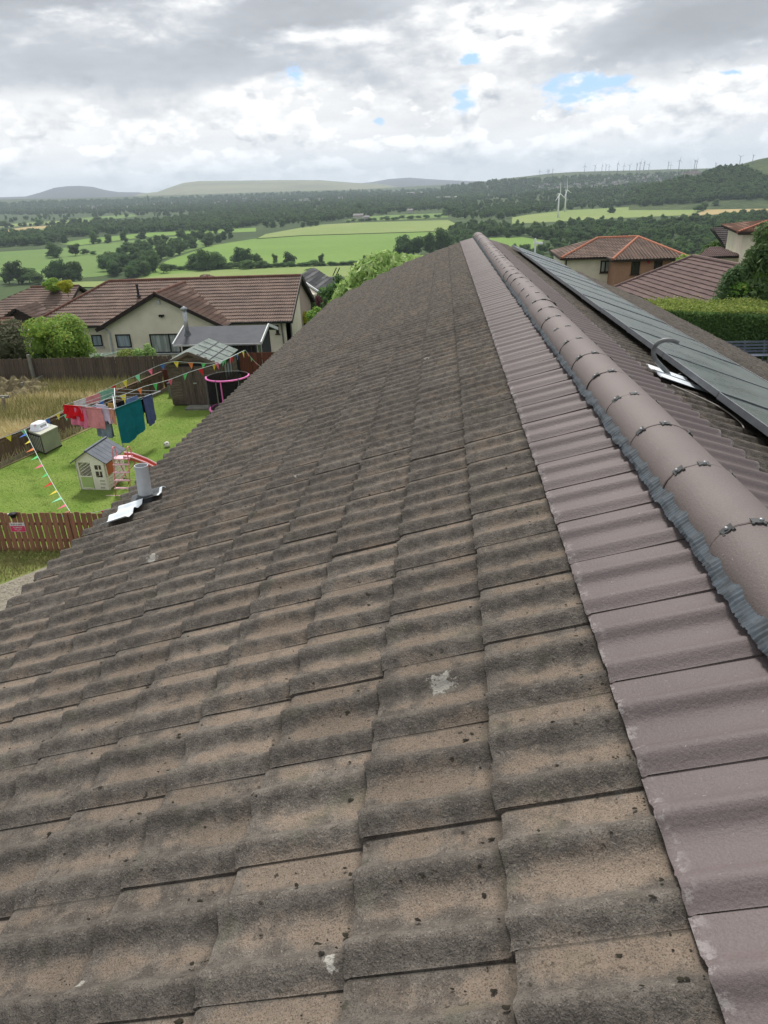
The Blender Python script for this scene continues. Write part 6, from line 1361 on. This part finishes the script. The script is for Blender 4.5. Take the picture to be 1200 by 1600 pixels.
def garment(name, a, b, drop, mat, label, cat, drop2=None, seed=0, rip=.035, flare=0, out=(0, 0), group=None, shape=None, n=12, m=12):
    a = np.array(a, float); b = np.array(b, float); t = b-a; L = np.linalg.norm(t); nn_ = np.array([t[1], -t[0], 0])/L; nn_ = nn_ if nn_[1] < 0 else -nn_
    q = np.random.RandomState(seed); ph = q.rand(4)*6.28; V = []; F = []
    def sheet_(dr, sgn, b0):
        for j in range(m+1):
            v = j/m
            for i in range(n+1):
                u_ = i/n; w = 1+flare*v; x = .5+(u_-.5)*w
                if shape == 'shirt': x = .5+(u_-.5)*(1.0 if v > .28 else 1.0)*(.72 if v > .30 else 1)
                if shape == 'legs' and v > .35: x = .5+(u_-.5)*1.02+(.0)
                dd = dr*(1-.06*math.sin(u_*5+ph[0])*v)
                o_ = sgn*.012+sgn*rip*1.3*v*math.sin(u_*9+ph[1]+v*1.5)+rip*.9*v*math.sin(u_*19+ph[2]-v*2)+out[0]*v; x += .035*math.sin(v*3+ph[3])*v*(u_-.3); dd += .05*dr*math.sin(u_*3.1+ph[3])*v+.018*math.sin(math.pi*u_)
                V.append(a+t*x+nn_*o_+np.array([0, 0, -dd*v+(.01 if j == 0 else 0)]))
        for j in range(m):
            for i in range(n): k = b0+j*(n+1)+i; F.append((k, k+1, k+n+2, k+n+1))
    sheet_(drop, 1, 0); b0 = len(V); sheet_(drop2 if drop2 is not None else drop*.94, -1, b0)
    for i in range(n): F.append((i, i+1, b0+i+1, b0+i))
    o = MB().add(V, F).build(name, mat, None, smooth=True, loc=tuple((a+b)/2), label=label, cat=cat, group=group); return o
def on(e0, e1, t, dz=0, ins=0): c = (AL+AN+AR+AB)/4; p = e0+(e1-e0)*t; p = p+(c-p)*ins; return p+np.array([0, 0, dz])
garment('towel', on(AN, AR, .03), on(AN, AR, .55), 1.15, 'cloth_teal', 'large teal towel hanging from the near right side of the airer', 'towel', .9, 1, .03)
garment('trousers', on(AN, AR, .60), on(AN, AR, .80), .98, 'cloth_navy', 'navy blue trousers hanging right of the teal towel', 'trousers', .9, 2, .02)
garment('top', on(AN, AR, .53, 0, .06), on(AN, AR, .68, 0, .06), .55, 'cloth_black', 'black garment tucked between the teal towel and navy trousers', 'top', .45, 3, .02)
garment('shirt', on(AL, AN, .02, .03), on(AL, AN, .40, .02), .42, 'cloth_red', 'bright red top bunched at the left corner of the airer', 'top', .3, 4, .07, out=(.05, 0))
garment('skirt', on(AL, AN, .14), on(AL, AN, .46), .62, 'cloth_hotpink', 'hot pink skirt below the red top', 'skirt', .55, 5, .05, flare=.12)
garment('dress', on(AL, AN, .40), on(AL, AN, .76), .66, 'cloth_pink', 'salmon pink dress hanging in the middle of the left side of the airer', 'dress', .6, 6, .03, flare=.06)
garment('shirt', on(AL, AN, .66, 0, .05), on(AL, AN, .95, 0, .05), .45, 'cloth_lavender', 'pale lavender top right of the salmon pink dress', 'top', .4, 7, .03)
garment('top', on(AL, AN, .90, 0, .03), on(AL, AN, 1.0, 0, .03), .50, 'cloth_peach', 'peach patterned top hanging beside the near corner of the airer', 'top', .45, 8, .02)
garment('jeans', on(AL, AN, .46, -.05, .25), on(AL, AN, .86, -.05, .25), 1.02, 'cloth_denim', 'pale washed denim shorts hanging low behind the pink dress', 'shorts', .98, 9, .04)
garment('sock', on(AL, AN, .82, -.28, .1), on(AL, AN, .90, -.28, .1), .26, 'cloth_black', 'small black item hanging beside the denim shorts', 'sock', .2, 10, .01)
garment('towel', on(AL, AB, .40, 0, .02), on(AL, AB, .70, 0, .02), .26, 'cloth_pink', 'folded pink towel over the back left line', 'towel', .2, 11, .02)
garment('towel', on(AL, AB, .68, .02, .02), on(AL, AB, .97, .02, .02), .30, 'cloth_green', 'pale green towel over the back left line next to the pole', 'towel', .2, 12, .02)
garment('vest', on(AL, AB, .18, 0, .03), on(AL, AB, .42, 0, .03), .30, 'cloth_white', 'white vest on the back left line behind the red top', 'vest', .25, 13, .02)
garment('shirt', on(AN, AR, .42, 0, .42), on(AN, AR, .85, 0, .42), .30, 'cloth_blue', 'mid blue shirt on the inner line behind the teal towel', 'shirt', .26, 14, .03)
garment('top', on(AL, AN, .78, 0, .5), on(AL, AN, 1.0, 0, .5), .20, 'cloth_ochre', 'small ochre garment on an inner line near the airer pole', 'top', .18, 15, .02)
garment('leggings', on(AN, AR, .10, 0, .45), on(AN, AR, .38, 0, .45), .34, 'cloth_black', 'black leggings on the inner line right of the airer pole', 'leggings', .3, 16, .02)
garment('vest', on(AL, AN, .50, 0, .32), on(AL, AN, .78, 0, .32), .22, 'cloth_white', 'white garment on the inner line above the pink dress', 'vest', .2, 17, .02)
# ------------------------------------------------------------------ bunting
def bunting(pts, n, label, seed, size=.27, sag=.05, blow=None):
    P = cr(pts, 10); L = [0]
    for i in range(1, len(P)): L.append(L[-1]+np.linalg.norm(P[i]-P[i-1]))
    t = thing('bunting', tuple(P[0]), label, 'bunting'); MB().tube(P, .0075, 5).build('string', 'string_white', t)
    cs = ['green', 'red', 'yellow', 'mint', 'pink', 'blue', 'yellow', 'orange', 'green', 'pink']; q = random.Random(seed); A = np.array(P); off = q.randint(0, 9)
    for i in range(n):
        d = L[-1]*(i+.5)/n; p = np.array([np.interp(d, L, A[:, k]) for k in range(3)]); p2 = np.array([np.interp(min(d+size*.8, L[-1]), L, A[:, k]) for k in range(3)]); tt = p2-p
        if np.linalg.norm(tt) < .02: continue
        sw_ = np.array([q.uniform(-.08, .08), q.uniform(-.08, .08), -size*q.uniform(.8, 1.15)]); sw_ = sw_ if blow is None else np.array(blow)*q.uniform(.8, 1.2)+sw_*.3; tip = (p+p2)/2+sw_; nn_ = np.cross(tt, sw_); nn_ = nn_/np.linalg.norm(nn_)*.004; mid = (p+p2+tip)/3+nn_*q.uniform(2, 5)
        V = [p, p2, tip, mid, p+nn_, p2+nn_, tip+nn_, mid+nn_]; MB().add(V, [(0, 1, 3), (1, 2, 3), (2, 0, 3), (4, 7, 5), (5, 7, 6), (6, 7, 4)]).build('flag', 'flag_'+cs[(i+off) % 10], t)
pk = G(383, 547, 2.0)
bunting([onplane(-6, 687, 20.8)*1., onplane(37, 671.5, 21.6), onplane(98, 642, 23.5), onplane(145, 617.5, 25.0), onplane(212, 587, 26.8), onplane(262, 566.5, 27.0), onplane(300, 566.5, 27.15), onplane(338, 566, 27.2), onplane(383, 547, 29.6)], 22, 'long string of coloured bunting running along the low fence and across the shed front', 1)
bunting([onplane(88, 655, 22.5), onplane(130, 634, 22.4), onplane(190, 617.5, 22.8), onplane(225, 604, 23.6), onplane(262, 594, 24.6), onplane(300, 580, 25.6), onplane(341, 567, 26.8), onplane(383, 547, 29.6)], 14, 'string of bunting crossing above the airer up to the shed corner', 4)
bunting([onplane(38, 671, 21.6), onplane(60, 715, 19.3), onplane(86, 762, 17.2), onplane(113, 805, 14.9)], 11, 'string of bunting dropping from the low fence to the picket fence', 7, .26, blow=(-.26, -.03, -.05))
bunting([onplane(113, 805, 14.9), onplane(150, 800, 14.95), onplane(190, 788, 15.0), onplane(225, 772, 15.1)], 4, 'short string of bunting over the picket fence beside the roof edge', 2, .22)
bunting([onplane(383, 547, 29.6), onplane(398, 565, 29.8), onplane(420, 583, 30.2)], 6, 'short string of bunting from the shed corner down to the roof edge', 9, .16)
# ------------------------------------------------------------------ timber bed and heap, rustic rail at the far left
def wp(px, py, z=0): return G(px, py, z)
TB = thing('timber_bed', wp(50, 612), 'grey timber sided compost bed in the dry grass below the back fence', 'compost bed')
a, b, c_ = wp(40, 620), wp(79, 598), wp(25, 599)
MB().bar((a[0], a[1], .25), (b[0], b[1], .25), .06, .5).build('side_board', 'wood_grey', TB); MB().bar((c_[0], c_[1], .35), (b[0], b[1]-.02, .35), .05, .14).build('back_board', 'wood_pale', TB)
for p in (a, b, c_): MB().box((p[0], p[1], .32), (.11, .11, .64)).build('post', 'wood_grey', TB)
hp0 = wp(24, 616); q = MB(); nx, ny = 26, 18; V = []
for j in range(ny):
    for i in range(nx):
        u_, v_ = i/(nx-1)*2-1, j/(ny-1)*2-1; e = max(0, 1-(u_*u_+v_*v_)); V.append((hp0[0]+u_*1.9, hp0[1]+v_*1.3, .62*e**.7*(1+.25*math.sin(i*1.9+j)+.2*math.sin(j*2.3+i*.7))))
q.add(V, [(j*nx+i, j*nx+i+1, (j+1)*nx+i+1, (j+1)*nx+i) for j in range(ny-1) for i in range(nx-1)]); q.build('compost_heap', 'heap', label='heap of dry cuttings spilling out of the timber bed', cat='compost heap', kind=None, loc=tuple(hp0))
RS_ = thing('rustic_trestle', wp(4, 650), 'rough wooden trestle standing in the dry grass at the left edge', 'trestle')
a = wp(2, 648); 
for dx_, dy_ in ((-.1, 0), (.28, -.1)): MB().bar((a[0]+dx_-.05, a[1]+dy_, 0), (a[0]+dx_+.06, a[1]+dy_, .75), .09, .09).build('leg', 'wood_pale', RS_)
MB().bar((a[0]-.6, a[1], .74), (a[0]+.45, a[1]+.1, .72), .14, .10).build('top_rail', 'wood_grey', RS_)
pt_ = onplane(1, 620, 30.3); PT = MB().poly3([(pt_[0]-.6, 30.3, .0), (pt_[0]+.06, 30.3, .0), (pt_[0]-.04, 30.5, 1.0), (pt_[0]-.6, 30.5, 1.0)], .03); PT.build('leaning_sheet', 'white_trim', label='pale sheet leaning on the back fence at the left edge', cat='sheet', loc=(pt_[0], 30.3, 0))
# ------------------------------------------------------------------ hedge, bench, shrubs
def leaf_cloud(P, Nn, leaf, q, jit=.5, elong=1.):
    n = len(P); nn_ = Nn+q.randn(n, 3)*jit; nn_ /= np.linalg.norm(nn_, axis=1)[:, None]; t = np.cross(nn_, q.randn(n, 3)); t /= np.linalg.norm(t, axis=1)[:, None]; b = np.cross(nn_, t); s = leaf*(.6+.8*q.rand(n))[:, None]
    V = np.stack([P-t*s*.5*elong, P+b*s*.33, P+t*s*.5*elong, P-b*s*.33], 1).reshape(-1, 3); return V, np.arange(4*n)
HG = thing('hedge', (10, 30, 1), 'thick clipped green hedge with yellow green new growth on its flat top', 'hedge')
ha, hb2 = np.array([5.6, 31.95]), np.array([17.5, 27.4]); hd = (hb2-ha)/np.linalg.norm(hb2-ha); hn = np.array([hd[1], -hd[0]]); hn = hn if hn[1] < 0 else -hn; HL = np.linalg.norm(hb2-ha); ZT = 2.80; q = np.random.RandomState(3)
hw = 3.0; cb_ = [ha, hb2, hb2-hn*hw, ha-hn*hw]; MB().prism([tuple(p-hn*.1) for p in cb_], .9, ZT-.12).build('hedge_core', 'leaf_hedge', HG)
n = 26000; s_ = q.rand(n)*HL; z = 1+q.rand(n)**.9*(ZT-1); dep = .10*q.randn(n)*.6+.05*np.sin(s_*3)+.04*np.sin(z*5+s_); P = np.stack([ha[0]+hd[0]*s_+hn[0]*dep, ha[1]+hd[1]*s_+hn[1]*dep, z], 1)
V, F = leaf_cloud(P-OFF[HG.name], np.tile([hn[0], hn[1], .3], (n, 1)), .085, q); me = fast_mesh('front_leaves', V, F, 4); me.materials.append(MAT['leaf_hedge']); o = bpy.data.objects.new('front_leaves', me); COL.objects.link(o); o.parent = HG; prep(o, kind='stuff')
n = 26000; s_ = q.rand(n)*HL; w_ = q.rand(n)*hw; hh_ = ZT+.05*q.randn(n)+.05*np.sin(s_*2.2)+.04*np.sin(w_*3+s_)+(.12*(q.rand(n) > .97)); P = np.stack([ha[0]+hd[0]*s_-hn[0]*w_, ha[1]+hd[1]*s_-hn[1]*w_, hh_], 1)
V, F = leaf_cloud(P-OFF[HG.name], np.tile([0, 0, 1.], (n, 1)), .085, q, .7); me = fast_mesh('top_leaves', V, F, 4); me.materials.append(MAT['leaf_hedgetop']); o = bpy.data.objects.new('top_leaves', me); COL.objects.link(o); o.parent = HG; prep(o, kind='stuff')
b0 = onplane(1133, 556, 28.45); BE = thing('park_bench', (b0[0], 28.5, 1.0), 'blue grey slatted bench standing in front of the clipped hedge', 'bench'); bx0 = b0[0]-.02; bl_ = 1.7
for i in range(4): z = 1.50+i*.115; MB().box((bx0+bl_/2, 28.80+i*.03, z), (bl_, .025, .075)).build('back_slat', 'bench_blue', BE)
for i in range(4): MB().box((bx0+bl_/2, 28.32+i*.115, 1.43+i*-.004), (bl_, .09, .028)).build('seat_slat', 'bench_blue', BE)
for x in (bx0+.12, bx0+.85, bx0+bl_-.12):
    MB().box((x, 28.34, 1.205), (.05, .05, .41)).build('leg', 'bench_blue', BE); MB().bar((x, 28.84, 1.0), (x, 28.80, 1.45), .05).build('leg', 'bench_blue', BE); MB().bar((x, 28.80, 1.45), (x, 28.93, 1.90), .05).build('back_post', 'bench_blue', BE)
def shrub(name, key, seed, px, py, y, w, h, n, leaf, mat, label, cat='shrub', base=None, **kw):
    p = onplane(px, py, y); z0 = float(gz(p[0], p[1])) if base is None else base; KINDS[key] = (crown_mesh('foliage', seed, w, h, n, leaf, mat, **kw), trunk_mesh(h*.8, .05, seed, w=w), w, h, 0)
    t = thing(name, (p[0], p[1], z0), label, cat); t.rotation_euler = (0, 0, R.uniform(0, 6)); o = bpy.data.objects.new('foliage', KINDS[key][0]); COL.objects.link(o); o.parent = t; o = bpy.data.objects.new('stem', KINDS[key][1]); COL.objects.link(o); o.parent = t; o.scale = (.5, .5, .35); return t
shrub('shrub', 's1', 21, 101, 560, 33.6, 3.3, 3.5, 9000, .12, 'leaf_light', 'bright green leafy bush behind the back fence', blobs=14)
shrub('shrub', 's2', 22, 30, 560, 34.0, 3.6, 3.5, 8000, .13, 'leaf_olive', 'dark olive grey bush behind the back fence at the left', blobs=14)
shrub('shrub', 's3', 23, -30, 560, 34, 3.4, 3.6, 5000, .14, 'leaf_olive', 'dark olive bush at the left edge behind the back fence', blobs=12)
shrub('shrub', 's4', 24, 60, 562, 32.6, 2.0, 1.7, 4500, .11, 'leaf_mid', 'mid green bush between the olive bush and the bright green one', blobs=9)
shrub('shrub', 's5', 25, 205, 560, 33.0, 1.6, 1.65, 3600, .10, 'leaf_hedgetop', 'yellow green bush under the bungalow window behind the fence', blobs=8)
shrub('shrub', 's6', 26, 226, 560, 33.0, 1.1, 1.6, 2600, .09, 'leaf_pale', 'pale grey green bush under the patio window behind the fence', blobs=7)
shrub('shrub', 's7', 27, 140, 562, 33.0, 1.5, 1.4, 3000, .10, 'leaf_hedge', 'low green bush under the empty airer behind the fence', blobs=7)
def shrub_at(name, key, px, ptop, y, w, hgt, n, leaf, mat, label, **kw):
    p = onplane(px, ptop, y); return shrub(name, key, hash_(key), px, ptop, y, w, hgt, n, leaf, mat, label, base=p[2]-hgt*.97, **kw)
def hash_(k): return sum(ord(c) for c in k)
shrub_at('shrub', 'u1', 101, 436, 55, 1.25, 1.2, 1500, .16, 'leaf_yellow', 'bright yellow shrub showing above the far left bungalow roof', blobs=6)
shrub_at('shrub', 'u2', 77, 433, 57, 1.5, 1.6, 2200, .16, 'leaf_light', 'fresh green shrub left of the yellow one above the roof', blobs=7)
shrub_at('shrub', 'u3', 482, 484, 50, 2.2, 3.0, 5000, .13, 'leaf_yellow', 'yellow green shrub beside the end of the bungalow', blobs=8)
shrub_at('shrub', 'u4', 487, 463, 54, .95, 3.4, 3000, .14, 'leaf_dark', 'narrow dark conifer beside the end of the bungalow', blobs=10, shape='cone')
shrub_at('shrub', 'u5', 496, 457, 60, 1.3, 2.6, 2500, .14, 'leaf_plum', 'plum coloured shrub in front of the grey roofed house', blobs=7)
shrub_at('shrub', 'u6', 520, 433, 62, 2.9, 4.2, 5000, .18, 'leaf_mid', 'fresh green tree before the farther grey roofed house', blobs=11)
shrub_at('shrub', 'u7', 518, 464, 52, 1.3, 2.2, 3500, .12, 'leaf_light', 'pale green rounded shrub beside our roof edge', blobs=8)
shrub_at('shrub', 'u8', 500, 480, 46, 1.9, 2.4, 3500, .12, 'leaf_light', 'light green low shrub between bungalow end and our roof edge', blobs=8)
shrub_at('shrub', 'u9', 506, 462, 53, 1.1, 2.8, 2500, .13, 'leaf_conifer', 'rounded green conifer in front of the grey roofed house', blobs=8, shape='cone')
lt = onplane(600, 403, 28.5)
shrub('laurel', 'l1', 31, 592, 440, 28.5, 4.3, 3.6, 13000, .17, 'leaf_pale', 'pale yellow green laurel with upright shoots beyond the left roof edge', base=lt[2]-3.15, blobs=20, elong=1.7, up=-.1)
shrub('laurel', 'l2', 32, 558, 462, 27.5, 2.0, 2.6, 5000, .16, 'leaf_light', 'lower light green side of the laurels, nearest the roof edge', base=lt[2]-3.5, blobs=11, elong=1.5)
shrub('laurel', 'l3', 33, 632, 425, 28.5, 1.9, 2.2, 4500, .17, 'leaf_pale', 'right hand pale laurel bush rising behind the roof corner', base=lt[2]-2.35, blobs=10, elong=1.7)
q = MB(); rr2 = random.Random(8)
ct = onplane(1192, 366, 34)
shrub('conifer', 'c1', 41, 1196, 440, 34, 4.6, 6.4, 26000, .16, 'leaf_conifer', 'tall bushy grey green conifer rising behind the hedge at the right edge', 'tree', base=ct[2]-5.9, blobs=34, elong=1.5, up=-.2, shape='cone', core=.5)
shrub('shrub', 'c2', 42, 1190, 470, 33.4, 2.7, 3.3, 9000, .12, 'leaf_light', 'bright green leafy shrub at the foot of the conifer', base=1.0, blobs=12)
shrub('shrub', 'c3', 43, 1140, 470, 34, 2.2, 3.4, 7000, .12, 'leaf_conifer', 'lower green shrub left of the conifer behind the hedge', base=1.0, blobs=11)
shrub('tree', 'c4', 44, 1075, 395, 62, 5.5, 6.5, 9000, .28, 'leaf_light', 'fresh green round tree behind the brown roofs on the right', base=-4.3, blobs=16)
shrub('tree', 'c5', 45, 1118, 380, 70, 6.0, 6.5, 7000, .30, 'leaf_mid', 'green round tree right of the fresh green one behind the roofs', base=-4.3, blobs=14)
shrub('tree', 'c6', 46, 1035, 390, 90, 6.0, 7.0, 6000, .34, 'leaf_mid', 'green tree behind the hip roofed house', base=-7, blobs=14)
# street lamp on the road below the wood
p = onplane(837, 394, 95); LM = thing('street_lamp', (p[0], 95, float(gz(p[0], 95))), 'pale street lamp with a single side arm before the wood', 'street lamp')
tp_ = onplane(836.5, 374.5, 95); MB().tube([(p[0], 95, float(gz(p[0], 95))), (tp_[0], 95, tp_[2])], [.16, .11], 8).build('pole', 'lamp_metal', LM)
a = onplane(834, 379.5, 95); b = onplane(848, 380, 95); MB().bar(a, b, .26, .24).build('lamp_head', 'lamp_metal', LM); MB().lathe((tp_[0], 95, tp_[2]), [(.12, 0), (.12, .1), (.001, .14)], 8).build('cap', 'lamp_metal', LM)
# ------------------------------------------------------------------ air between here and the hills
hzb = MB().box((0, 0, (VZ-8+330)/2), (36000, 36000, 330-VZ+8)); hm = hzb.mesh('haze'); mt = bpy.data.materials.new('haze'); mt.use_nodes = True; t = NT(mt.node_tree); t.n.remove(t.n['Principled BSDF'])
pvn = t.new('ShaderNodeVolumePrincipled'); pvn.inputs['Color'].default_value = (.76, .88, 1, 1); pvn.inputs['Density'].default_value = 6.5e-5; pvn.inputs['Anisotropy'].default_value = .1
t.l.new(pvn.outputs[0], [n for n in t.n if n.type == 'OUTPUT_MATERIAL'][0].inputs['Volume']); hm.materials.append(mt); o = bpy.data.objects.new('haze', hm); COL.objects.link(o); prep(o, kind='stuff')
